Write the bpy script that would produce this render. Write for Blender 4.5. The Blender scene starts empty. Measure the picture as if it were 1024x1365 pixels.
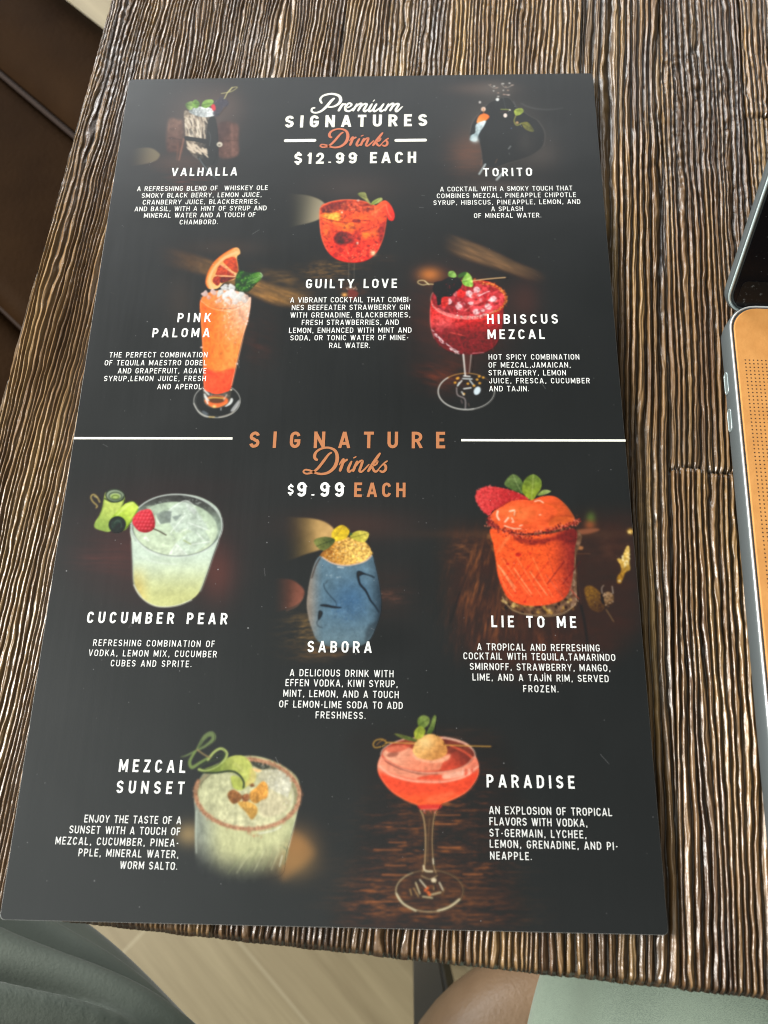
import bpy, bmesh, math, random
import numpy as np
from mathutils import Vector, Matrix

# ------------------------------------------------------------------ camera, light, exposure
sc = bpy.context.scene
COL = sc.collection
MENU_W, MENU_H = 0.216, 0.356            # the card; its printed face is the plane z = 0, centred on the origin
FPX = 1077.930361
def rod(r):
    r = np.array(r); t = np.linalg.norm(r); k = r/t
    K = np.array([[0, -k[2], k[1]], [k[2], 0, -k[0]], [-k[1], k[0], 0]])
    return np.eye(3)+math.sin(t)*K+(1-math.cos(t))*K@K
R = rod([2.808806809791204, 0.015633860766557088, -0.0478861658094009])
T = np.array([-0.014737691576266664, -0.03454430400810497, 0.3182829677754997])
CAM = -R.T@T
cd = bpy.data.cameras.new('camera'); cam = bpy.data.objects.new('camera', cd); COL.objects.link(cam)
M = Matrix.Identity(4)
for a in range(3):
    M[a][0], M[a][1], M[a][2], M[a][3] = R[0, a], -R[1, a], -R[2, a], CAM[a]
cam.matrix_world = M
cd.sensor_fit = 'VERTICAL'; cd.sensor_height = 36; cd.lens = FPX/1365*36
cd.clip_start = 0.01; cd.clip_end = 50
cd.dof.use_dof = True; cd.dof.focus_distance = 0.322; cd.dof.aperture_fstop = 13.0
sc.camera = cam

w = bpy.data.worlds.new('World'); sc.world = w; w.use_nodes = True
wt = w.node_tree; bg = wt.nodes['Background']          # the dim room: lighter towards the windows, darker behind
tc = wt.nodes.new('ShaderNodeTexCoord'); dp = wt.nodes.new('ShaderNodeVectorMath'); dp.operation = 'DOT_PRODUCT'
dp.inputs[1].default_value = Vector((-.60, -.32, .73)).normalized(); wt.links.new(tc.outputs['Generated'], dp.inputs[0])
cr = wt.nodes.new('ShaderNodeValToRGB'); e = cr.color_ramp.elements; e[0].position = .10; e[0].color = (.035, .038, .037, 1); e[1].position = 1.0; e[1].color = (.92, 1.0, .96, 1)
for ps, vv in ((.60, .085), (.78, .26), (.90, .66)): md = e.new(ps); md.color = (vv*.93, vv, vv*.96, 1)
wt.links.new(dp.outputs['Value'], cr.inputs[0]); wt.links.new(cr.outputs[0], bg.inputs[0]); bg.inputs[1].default_value = 1.95

def area(name, loc, tgt, sx, sy, power, col):
    l = bpy.data.lights.new(name, 'AREA'); l.shape = 'RECTANGLE'; l.size = sx; l.size_y = sy; l.energy = power; l.color = col
    o = bpy.data.objects.new(name, l); COL.objects.link(o); o.location = loc
    o.rotation_euler = (Vector(tgt)-Vector(loc)).to_track_quat('-Z', 'Y').to_euler(); return o
area('window_light_side', (-1.95, 0.15, 0.82), (0, 0, 0), 0.8, 0.5, 112, (1.0, 0.97, 0.92))
area('window_light_far', (-0.1, 2.45, 1.95), (0, 0.1, 0), 2.4, 0.6, 18, (0.95, 0.98, 1.0))
area('window_light_corner', (-1.5, 2.25, 0.95), (0, 0.15, 0), 1.0, 0.9, 56, (0.97, 0.99, 1.0))

sc.view_settings.view_transform = 'Standard'; sc.view_settings.look = 'None'
sc.view_settings.exposure = 0; sc.view_settings.gamma = 1; sc.view_settings.use_curve_mapping = False
sc.render.engine = 'CYCLES'; sc.cycles.use_denoising = True
sc.cycles.filter_width = 1.05; sc.cycles.max_bounces = 8; sc.cycles.sample_clamp_indirect = 4

# ------------------------------------------------------------------ helpers
def obj(name, verts, faces, mat=None, parent=None, smooth=False):
    me = bpy.data.meshes.new(name); me.from_pydata([tuple(map(float, v)) for v in verts], [], [tuple(int(i) for i in f) for f in faces]); me.update()
    if mat is not None:
        for m_ in (mat if isinstance(mat, (list, tuple)) else [mat]): me.materials.append(m_)
    if smooth:
        me.polygons.foreach_set('use_smooth', [True]*len(me.polygons))
    o = bpy.data.objects.new(name, me); COL.objects.link(o)
    if parent is not None: o.parent = parent
    return o
def from_bm(name, bm, mat, parent=None, smooth=False):
    me = bpy.data.meshes.new(name); bm.normal_update(); bm.to_mesh(me); bm.free()
    for m_ in (mat if isinstance(mat, (list, tuple)) else [mat]): me.materials.append(m_)
    if smooth: me.polygons.foreach_set('use_smooth', [True]*len(me.polygons))
    o = bpy.data.objects.new(name, me); COL.objects.link(o)
    if parent is not None: o.parent = parent
    return o
def thing(name, label, cat, loc=(0, 0, 0)):
    o = bpy.data.objects.new(name, None); COL.objects.link(o); o.location = loc; o.empty_display_size = 0.02
    o['label'] = label; o['category'] = cat; return o
def keep(o, parent):
    """parent without moving (parents are unrotated empties)"""
    o.parent = parent; o.location = o.location-parent.location; return o

class NT:
    def __init__(s, name):
        s.m = bpy.data.materials.new(name); s.m.use_nodes = True; s.t = s.m.node_tree; s.n = s.t.nodes; s.bsdf = s.n['Principled BSDF']; s.out = s.n['Material Output']
    def add(s, kind, **kw):
        n = s.n.new(kind)
        for k, v in kw.items():
            if k in n.inputs: n.inputs[k].default_value = v
            else: setattr(n, k, v)
        return n
    def link(s, a, b): s.t.links.new(a, b)
    def set(s, **kw):
        for k, v in kw.items(): s.bsdf.inputs[k.replace('_', ' ')].default_value = v
    def ramp(s, fac, stops):
        r = s.add('ShaderNodeValToRGB'); e = r.color_ramp.elements
        while len(e) < len(stops): e.new(0.5)
        for q, (p, c) in zip(e, stops): q.position = p; q.color = (*c, 1)
        s.link(fac, r.inputs[0]); return r.outputs[0]
    def noise(s, scale, vec=None, detail=4, rough=0.55, dist=0.0):
        n = s.add('ShaderNodeTexNoise'); n.inputs['Scale'].default_value = scale; n.inputs['Detail'].default_value = detail; n.inputs['Roughness'].default_value = rough; n.inputs['Distortion'].default_value = dist
        if vec is not None: s.link(vec, n.inputs['Vector'])
        return n.outputs['Fac']
    def coords(s, scale=(1, 1, 1), rot=(0, 0, 0)):
        t = s.add('ShaderNodeTexCoord'); m = s.add('ShaderNodeMapping'); m.inputs['Scale'].default_value = scale; m.inputs['Rotation'].default_value = rot
        s.link(t.outputs['Object'], m.inputs['Vector']); return m.outputs['Vector']
    def bump(s, h, strength, dist):
        b = s.add('ShaderNodeBump'); b.inputs['Strength'].default_value = strength; b.inputs['Distance'].default_value = dist
        s.link(h, b.inputs['Height']); s.link(b.outputs['Normal'], s.bsdf.inputs['Normal']); return b
    def mixc(s, fac, a, b, mode='MIX'):
        m = s.add('ShaderNodeMix', data_type='RGBA', blend_type=mode)
        for sock, v in ((m.inputs[0], fac), (m.inputs[6], a), (m.inputs[7], b)):
            if hasattr(v, 'links'): s.link(v, sock)
            else: sock.default_value = v if isinstance(v, (int, float)) else (*v, 1)
        return m.outputs[2]
    def math(s, op, a, b=0.0):
        m = s.add('ShaderNodeMath', operation=op)
        for sock, v in ((m.inputs[0], a), (m.inputs[1], b)):
            if hasattr(v, 'links'): s.link(v, sock)
            else: sock.default_value = v
        return m.outputs[0]

# ------------------------------------------------------------------ the printed face of the menu
# Painted as albedo into a generated picture, in the layout grid of the print (x right, y down).
PX_MM = 5.0
CW, CH = int(MENU_W*1000*PX_MM), int(MENU_H*1000*PX_MM)

def menu_to_grid(x, y):
    """menu plane (metres) -> layout grid, a plain plane-to-plane map"""
    X = R[0,0]*x + R[0,1]*y + T[0]; Y = R[1,0]*x + R[1,1]*y + T[1]; Z = R[2,0]*x + R[2,1]*y + T[2]
    return FPX*X/Z + 512.0, FPX*Y/Z + 682.5

HM = np.array([[FPX*R[0,0]+512*R[2,0], FPX*R[0,1]+512*R[2,1], FPX*T[0]+512*T[2]],
               [FPX*R[1,0]+682.5*R[2,0], FPX*R[1,1]+682.5*R[2,1], FPX*T[1]+682.5*T[2]],
               [R[2,0], R[2,1], T[2]]])
HI = np.linalg.inv(HM)
def G(x, y):
    """layout grid -> menu plane (metres)"""
    v = HI @ np.array([x, y, 1.0]); return v[0]/v[2], v[1]/v[2]

_ii, _jj = np.meshgrid(np.arange(CW), np.arange(CH))
_mx = (_ii+0.5)/PX_MM/1000 - MENU_W/2; _my = MENU_H/2 - (_jj+0.5)/PX_MM/1000
XG, YG = menu_to_grid(_mx, _my)
XG = XG.astype(np.float32); YG = YG.astype(np.float32)
CAN = np.zeros((CH, CW, 3), np.float32)
CAN[:] = np.array([50, 51, 51])/255.0

def vnoise(x, y, seed=0, octv=3):
    rs = np.random.RandomState(seed); tab = rs.rand(64, 64).astype(np.float32)
    out = 0; amp = 1; tot = 0
    for o in range(octv):
        xs = x*(2**o)+17.3*o; ys = y*(2**o)+9.1*o
        xi = np.floor(xs).astype(int); yi = np.floor(ys).astype(int)
        fx = xs-xi; fy = ys-yi; fx = fx*fx*(3-2*fx); fy = fy*fy*(3-2*fy)
        a = tab[yi % 64, xi % 64]; b = tab[yi % 64, (xi+1) % 64]; c = tab[(yi+1) % 64, xi % 64]; d = tab[(yi+1) % 64, (xi+1) % 64]
        out = out + amp*((a*(1-fx)+b*fx)*(1-fy)+(c*(1-fx)+d*fx)*fy); tot += amp; amp *= 0.5
    return out/tot

def win(x0, y0, x1, y1):
    us = [G(a, b) for a in (x0, x1) for b in (y0, y1)]
    i = [(u[0]+MENU_W/2)*1000*PX_MM for u in us]; j = [(MENU_H/2-u[1])*1000*PX_MM for u in us]
    a, b = max(0, int(min(i))-2), min(CW, int(max(i))+3); c, d = max(0, int(min(j))-2), min(CH, int(max(j))+3)
    return (slice(c, d), slice(a, b)) if b > a and d > c else None

def C3(c): return np.array(c, np.float32)/255.0
def sm(a, b, x):
    t = np.clip((x-a)/(b-a), 0, 1); return t*t*(3-2*t)
def crv(pts, closed=True, n=6):
    p = np.array([q[:2] for q in pts], float); N = len(p); out = []
    w = np.array([q[2] if len(q) > 2 else 1 for q in pts], float); ow = []
    for k in range(N if closed else N-1):
        if closed: a, b, c, d = p[(k-1) % N], p[k], p[(k+1) % N], p[(k+2) % N]
        else: a, b, c, d = p[max(k-1, 0)], p[k], p[k+1], p[min(k+2, N-1)]
        for t in np.arange(n)/n:
            out.append(0.5*((2*b)+(c-a)*t+(2*a-5*b+4*c-d)*t*t+(3*b-a-3*c+d)*t**3)); ow.append(w[k]*(1-t)+w[(k+1) % N]*t)
    if not closed: out.append(p[-1]); ow.append(w[-1])
    return np.array(out), np.array(ow)

def sdf(poly, X, Y):
    d = np.full(X.shape, 1e9, np.float32); ins = np.zeros(X.shape, bool); n = len(poly)
    for k in range(n):
        ax, ay = poly[k-1]; bx, by = poly[k]; ex, ey = bx-ax, by-ay
        wx, wy = X-ax, Y-ay
        t = np.clip((wx*ex+wy*ey)/(ex*ex+ey*ey+1e-9), 0, 1)
        d = np.minimum(d, (wx-ex*t)**2+(wy-ey*t)**2)
        if ay != by: ins ^= ((ay > Y) != (by > Y)) & (X < ex*(Y-ay)/(by-ay)+ax)
    d = np.sqrt(d); return np.where(ins, -d, d)

def put(w, cov, col, mode='mix'):
    X, Y = XG[w], YG[w]
    c = col(X, Y) if callable(col) else C3(col)
    cov = cov[..., None]
    if mode == 'add': CAN[w] = np.clip(CAN[w]+cov*c, 0, 1)
    elif mode == 'mul': CAN[w] = CAN[w]*(1-cov+cov*c)
    else: CAN[w] = CAN[w]*(1-cov)+cov*c

def fill(pts, col, a=1.0, soft=0.35, sp=True, mode='mix', alpha=None):
    p = crv(pts)[0] if sp else np.array(pts, float)
    m = soft+1
    w = win(p[:,0].min()-m, p[:,1].min()-m, p[:,0].max()+m, p[:,1].max()+m)
    if not w: return
    X, Y = XG[w], YG[w]; cov = a*(1-sm(-soft, soft, sdf(p, X, Y)))
    if alpha is not None: cov = cov*alpha(X, Y)
    put(w, cov, col, mode)

def line(pts, wd, col, a=1.0, soft=0.35, sp=True, mode='mix'):
    if len(pts) > 2 and sp: p, ww = crv(pts, False)
    else: p = np.array([q[:2] for q in pts], float); ww = np.array([q[2] if len(q) > 2 else 1 for q in pts], float)
    m = wd*ww.max()+soft+1
    w = win(p[:,0].min()-m, p[:,1].min()-m, p[:,0].max()+m, p[:,1].max()+m)
    if not w: return
    X, Y = XG[w], YG[w]; d = np.full(X.shape, 1e9, np.float32)
    for k in range(1, len(p)):
        ax, ay = p[k-1]; ex, ey = p[k]-p[k-1]
        t = np.clip(((X-ax)*ex+(Y-ay)*ey)/(ex*ex+ey*ey+1e-9), 0, 1)
        d = np.minimum(d, np.hypot(X-ax-ex*t, Y-ay-ey*t)-0.5*wd*(ww[k-1]*(1-t)+ww[k]*t))
    put(w, a*(1-sm(-soft, soft, d)), col, mode)

def ell(cx, cy, rx, ry, col, a=1.0, soft=0.35, rot=0, mode='mix', alpha=None):
    r = max(rx, ry)+soft+1; w = win(cx-r, cy-r, cx+r, cy+r)
    if not w: return
    X, Y = XG[w], YG[w]; c, s = math.cos(rot), math.sin(rot)
    u, v = (X-cx)*c+(Y-cy)*s, -(X-cx)*s+(Y-cy)*c
    k = np.sqrt((u/rx)**2+(v/ry)**2)+1e-6; g = np.sqrt((u/rx**2)**2+(v/ry**2)**2)/k+1e-6
    cov = a*(1-sm(-soft, soft, (k-1)/g))
    if alpha is not None: cov = cov*alpha(X, Y)
    put(w, cov, col, mode)

def ring(cx, cy, rx, ry, wd, col, a=1.0, soft=0.4, a0=0, a1=360, rot=0):
    n = 60; t = np.radians(np.linspace(a0, a1, n)); c, s = math.cos(rot), math.sin(rot)
    u, v = rx*np.cos(t), ry*np.sin(t)
    line(list(zip(cx+u*c-v*s, cy+u*s+v*c)), wd, col, a, soft, sp=False)

def glow(cx, cy, rx, ry, col, a=1.0, rot=0, mode='mix', tex=None):
    r = 2.6*max(rx, ry); w = win(cx-r, cy-r, cx+r, cy+r)
    if not w: return
    X, Y = XG[w], YG[w]; c, s = math.cos(rot), math.sin(rot)
    u, v = (X-cx)*c+(Y-cy)*s, -(X-cx)*s+(Y-cy)*c
    cov = np.minimum(1, 1.25*a)*np.exp(-((u/rx)**2+(v/ry)**2))
    if tex is not None: cov = cov*tex(X, Y)
    put(w, cov, col, mode)

def specks(pts, n, r, cols, seed=0, a=0.9, sp=True, soft=0.4):
    p = crv(pts)[0] if sp else np.array(pts, float); rs = np.random.RandomState(seed)
    lo, hi = p.min(0), p.max(0); k = 0
    while k < n:
        q = lo+(hi-lo)*rs.rand(300, 2); ok = sdf(p, q[:,0], q[:,1]) < -0.3
        for x, y in q[ok][:n-k]:
            c = cols[rs.randint(len(cols))]; rr = r[0]+(r[1]-r[0])*rs.rand()
            ell(x, y, rr, rr*(0.6+0.4*rs.rand()), c, a*(0.6+0.4*rs.rand()), soft, rs.rand()*3); k += 1
        k += 1 if not ok.any() else 0

def band(pts, n, r, cols, seed=0, jit=1.0, a=0.9):
    """grains scattered along a curve (salt and chilli rims)"""
    p, w = crv(pts, False, 8); rs = np.random.RandomState(seed)
    for _ in range(n):
        f = rs.rand()*(len(p)-1); i = int(f); q = p[i]*(1-f+i)+p[i+1]*(f-i)+rs.randn(2)*jit
        rr = r[0]+(r[1]-r[0])*rs.rand(); ell(q[0], q[1], rr, rr*0.7, cols[rs.randint(len(cols))], a, 0.4, rs.rand()*3)

def grad(c0, c1, x0, y0, x1, y1, nz=0.0, sc=4.0, seed=1):
    a, b = C3(c0), C3(c1); L = (x1-x0)**2+(y1-y0)**2
    def f(X, Y):
        t = sm(0, 1, ((X-x0)*(x1-x0)+(Y-y0)*(y1-y0))/(L+1e-6))[..., None]
        c = a*(1-t)+b*t
        if nz: c = c*(1+nz*(vnoise(X/sc, Y/sc, seed, 4)[..., None]-0.5)*2)
        return c
    return f
def streak(sx, sy, lo, hi, seed=1, rot=0):
    c, s = math.cos(rot), math.sin(rot)
    def f(X, Y):
        u, v = (X*c+Y*s), (-X*s+Y*c); v = v+1.2*(vnoise(X/14, Y/9, seed+3, 2)-.5)
        m = .45*vnoise(u/sx, v/sy, seed, 3)+.3*vnoise(u/(sx*.4), v/(sy*.45), seed+1, 2)+.25*vnoise(u/(sx*2), v/(sy*4), seed+2, 2)
        t = np.clip((m-lo+.1)/(hi-lo+.2), 0, 1); return t**1.6
    return f
def arc(cx, cy, rx, ry, a0, a1, n=14):
    t = np.radians(np.linspace(a0, a1, n)); return [(cx+rx*math.cos(q), cy+ry*math.sin(q)) for q in t]
def Z(x0, y0, s, pts): return [(x0+q[0]/s, y0+q[1]/s)+tuple(q[2:]) for q in pts]
PICS = []       # (label, outlines) of every printed drink
def pic(label, *outl): PICS.append((label, outl))

def leaf(pts, c0, c1, vein, seed=0):
    fill(pts, grad(c0, c1, pts[0][0], pts[0][1], pts[len(pts)//2][0], pts[len(pts)//2][1], 0.25, 3, seed))
    a, b = np.array(pts[0]), np.array(pts[len(pts)//2]); mid = (np.mean(pts, 0)+a+b)/3
    line([a, mid, b], 0.8, vein, 0.75)
    d = b-a; nrm = np.array([-d[1], d[0]])/ (np.hypot(*d)+1e-6); L = np.hypot(*d)
    for t in (0.25, 0.42, 0.6, 0.76):
        q = a+d*t
        for s in (-1, 1): line([q, q+d/L*L*0.10+s*nrm*L*0.16], 0.5, vein, 0.45, 0.4)

# ---- soft photo backgrounds round the drinks
WOOD = (120, 72, 52)
def detail(pts, amp, sx, sy, seed, sp=True):
    """broken light inside glass: bright veins and dark pockets multiplied into a region"""
    p = crv(pts)[0] if sp else np.array(pts, float); w = win(p[:,0].min(), p[:,1].min(), p[:,0].max(), p[:,1].max())
    X, Y = XG[w], YG[w]; m = 1-sm(-2.5, .2, sdf(p, X, Y))
    u = X+2.5*vnoise(X/5, Y/5, seed+5, 2); v = Y+2.5*vnoise(X/5, Y/5, seed+6, 2)
    r1 = 1-np.abs(2*vnoise(u/sx, v/sy, seed, 3)-1)**.7; r2 = vnoise(u/(sx*.45), v/(sy*.45), seed+1, 2)-.5
    CAN[w] = np.clip(CAN[w]*(1+(m*amp*(1.1*(r1-.62)+.7*r2))[..., None]), 0, 1)

def drink_horn():
    z = lambda p: Z(220, 110, 8.533, p)
    glow(268, 160, 46, 44, (96, 84, 80), .8); glow(300, 140, 26, 24, (100, 86, 80), .5); glow(232, 216, 40, 12, (92, 76, 70), .5)
    fill(z([(40,430),(150,420),(205,470),(200,780),(110,790),(20,760)]), grad((128,98,86),(92,66,58),228,160,232,203,.25), .8, 3)
    fill(z([(600,480),(820,470),(835,650),(825,830),(610,830)]), grad((84,62,58),(124,88,78),292,180,312,190,.25), .8, 3)
    line(z([(760,480),(770,820)]), 3, (150,112,98), .4, 2); line(z([(40,630),(190,650)]), 1.4, (70,54,50), .7, 1)
    line(z([(600,660),(830,660)]), 1.2, (70,50,46), .5, 1)
    line(z([(215,640),(160,880)]), 2.2, (140,100,85), .8, .8); line(z([(150,690),(135,880)]), 1.2, (120,84,70), .8, .8)
    glow(262, 238, 46, 22, (112,70,58), .75, tex=streak(16,2.4,.4,.7,11))
    glow(235, 250, 40, 10, (112,74,62), .6, tex=streak(16,2.0,.45,.7,12))
    # side plate
    fill([(160,206),(180,198),(200,197),(211,203),(213,208),(206,215),(185,220),(160,222)], (118,108,88), 1, 1.2, alpha=lambda X,Y: sm(168,212,X))
    cup = z([(222,325),(300,345),(420,385),(560,385),(585,480),(600,640),(590,800),(560,900),(500,960),(420,905),(320,830),(255,730),(232,600),(222,460)])
    fill(cup, grad((150,136,120),(52,52,52),258,170,287,180,.45,2.2)); line(cup[3:11], 1.2, (110,108,104), .6, .8)
    rs = np.random.RandomState(5)
    for k in range(64):      # bark-like relief
        x = 247+rs.rand()*27; y = 152+rs.rand()*26
        line([(x,y,.5),(x+rs.randn()*.8+.6,y+4,1.1),(x+1.5+rs.randn()*.8,y+8+3*rs.rand(),.4)], 1.9, (226,212,192) if rs.rand()<.7 else (176,160,142), .9, .5)
    for k in range(40):
        x = 249+rs.rand()*28; y = 188+rs.rand()*10+ (x-249)*.35
        line([(x,y,.5),(x+2.5,y+3,1.1),(x+5,y+4.5,.4)], 1.9, (214,196,174), .85, .5)
    for k in range(16):
        x = 248+rs.rand()*28; y = 150+rs.rand()*28; line([(x,y,.4),(x+1.2,y+4,1),(x+2,y+8,.4)], 1.0, (50,46,44), .8, .5)
    fill(z([(232,612),(330,625),(480,650),(480,695),(350,672),(236,655)]), (40,42,44), .95)
    fill(z([(500,420),(560,390),(600,560),(600,900),(520,930),(480,760),(480,560)]), (34,38,40), .85, 1.2)
    line(z([(500,560),(520,620),(505,720)]), 1.6, (120,120,118), .6, .8)
    line(z([(380,850,.6),(440,930,1),(520,1030,1),(610,1110,.5)]), 3.2, (44,50,52), 1, .8)
    line(z([(390,860,.6),(440,940,1),(530,1040,1.1),(600,1105,.4)]), 1.3, (150,158,160), .7, .6)
    ell(292.8, 192.5, 4, 3.4, (206,196,178), 1, .6); ell(292.6, 193.2, 1.7, 1.3, (120,112,100), .9)
    ice = z([(270,330),(330,290),(430,275),(540,300),(570,370),(480,395),(360,380)])
    fill(ice, grad((150,156,156),(216,220,220),262,155,275,146,.4,2))
    specks(ice, 26, (.5,1.2), [(236,240,240),(120,124,124),(180,190,190)], 3)
    leaf(z([(235,245),(300,215),(330,260),(300,310),(255,300)]), (98,126,70),(150,176,106),(70,96,52),1)
    leaf(z([(310,230),(350,195),(395,240),(370,290),(320,280)]), (120,160,76),(96,130,64),(74,104,52),2)
    leaf(z([(415,260),(450,205),(535,195),(550,235),(480,290),(425,280)]), (112,148,74),(150,184,96),(80,112,56),3)
    fill(z([(525,265),(565,250),(580,330),(545,320)]), (214,66,76)); 
    for c in z([(600,235),(640,255),(620,300),(670,230),(650,200),(690,235),(585,350)]): ell(c[0],c[1],4.6,4.6,(74,72,82),.85,1.2); specks([(c[0]-4,c[1]-4),(c[0]+4,c[1]-4),(c[0]+4,c[1]+4),(c[0]-4,c[1]+4)],5,(.4,.8),[(120,116,128),(40,40,46)],int(c[0]),.7,False)
    line(z([(675,185),(715,110),(765,55)]),1.1,(212,204,142)); line(z([(640,125),(700,115),(760,100),(825,55),(770,58),(735,100)]),.9,(212,204,142),.9)
    pic('printed picture of a bark covered drinking horn with mint and blackberries', cup, z([(222,325),(235,240),(330,190),(540,190),(590,240),(640,200),(690,175),(760,45),(830,50),(720,130),(710,240),(660,320),(580,390),(420,390)]))

def drink_flask():
    z = lambda p: Z(600, 100, 7.314, p)
    glow(640, 118, 44, 9, (104,86,78), .55)
    glow(664, 172, 56, 50, (90, 84, 80), .75); glow(625, 205, 26, 26, (112, 84, 72), .6); glow(720, 205, 30, 24, (84, 78, 74), .6)
    glow(630, 212, 30, 26, (128,84,66), .6, tex=streak(22,2.3,.38,.72,21))
    body = z([(350,300),(420,250),(560,220),(640,300),(760,390),(860,450),(920,560),(900,700),(760,800),(560,860),(440,900),(330,880),(310,760),(280,640),(200,610),(210,500),(280,380)])
    fill(body, grad((28,32,34),(46,46,46),640,170,720,200,.1,6), .88, 2.0); line(body+[body[0]], 1.3, (104,100,96), .55, 1.0); glow(700,190,16,20,(74,72,70),.6); glow(660,118,22,12,(110,104,98),.35)
    line(z([(195,560),(220,450),(290,370),(360,290)]), .9, (112,108,104), .6, .6)
    line(z([(620,260),(650,330)]),1.2,(110,112,112),.6,.8); line(z([(520,230),(545,330)]),1.5,(96,98,98),.7,.8); line(z([(440,250),(450,330)]),1.0,(86,88,88),.7,.8)
    line(z([(860,450),(925,560),(915,690)]),1.4,(92,88,86),.6,1)
    fill(z([(258,460),(285,395),(340,375),(385,405),(345,450),(290,480)]), grad((246,128,46),(250,160,90),645,152,638,163), 1, .9)
    fill(z([(255,480),(350,445),(330,500),(285,570),(255,645),(195,635),(205,590),(245,560)]), grad((226,240,244),(164,186,190),643,162,630,185,.3,3), 1, .9)
    glow(633.5, 186, 5, 4, (226,236,236), .7)
    ell(644.6,145.6,3.1,3.1,(244,214,192),1,1); line(z([(325,330),(328,375)]),2,(190,120,80),.7,.8); ell(639.8,136.3,1.6,1.8,(206,200,194),.9,.7)
    ell(663.3,132.8,2.3,2.2,(240,240,238),1,.7); ell(673.7,154,2.6,2.9,(250,232,222),1,.7); ell(679.7,146.7,1.4,1.2,(230,222,206),1,.6)
    line(z([(495,335),(570,338)]),1.8,(150,158,88),.8,.6); line(z([(480,365),(560,355)]),.9,(150,90,70),.6,.6)
    for k,(x,y) in enumerate([(395,95),(430,110),(455,125),(425,155),(470,175),(515,85),(545,115),(580,80),(605,100),(520,150),(565,150),(570,195),(525,190),(470,210)]):
        q=z([(x,y)])[0]; ell(q[0],q[1],1.0+.5*(k%3),1.0,(206,202,196) if k%2 else (160,136,122),.85,.6)
    line(z([(375,95),(430,130),(470,120)]),1.0,(150,140,134),.7); line(z([(500,90),(545,125),(620,95)]),1.0,(170,160,152),.7); line(z([(520,190),(575,195)]),1.5,(176,150,138),.7)
    leaf(z([(625,345),(690,322),(718,350),(690,385),(640,395)]), (176,190,88),(140,154,72),(112,124,58),4)
    leaf(z([(700,470),(760,460),(820,540),(790,555),(730,525)]), (128,124,64),(96,96,58),(80,82,50),5)
    line(z([(640,400),(625,450),(650,490),(700,470)]),2.0,(140,138,76),.9,.6); ell(689.5,163.5,2,1.8,(196,160,110),.9,.6); ell(681.8,171,1,1,(120,130,170),.8,.5)
    line(z([(590,695),(570,720)]),2.0,(150,154,154),.7,.8); line(z([(575,760),(580,775)]),1.4,(140,140,140),.6,.8)
    line(z([(460,820),(440,860)]),1.6,(150,120,100),.6,.8); line(z([(345,870),(285,965)]),2.4,(196,208,210),.85,.9); line(z([(510,960),(455,1020)]),3,(206,216,218),.85,.9); line(z([(300,880),(315,830)]),1,(170,130,110),.5,.8)
    ring(730, 130, 40, 16, 2, (110,112,112), .35, 1.2, 60, 150); glow(670,248,60,8,(86,78,74),.6)
    pic('printed picture of a dark smoky flask with an orange spark and a green leaf', body, z([(360,70),(630,70),(640,300),(730,330),(720,400),(600,420),(360,300)]))

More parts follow.
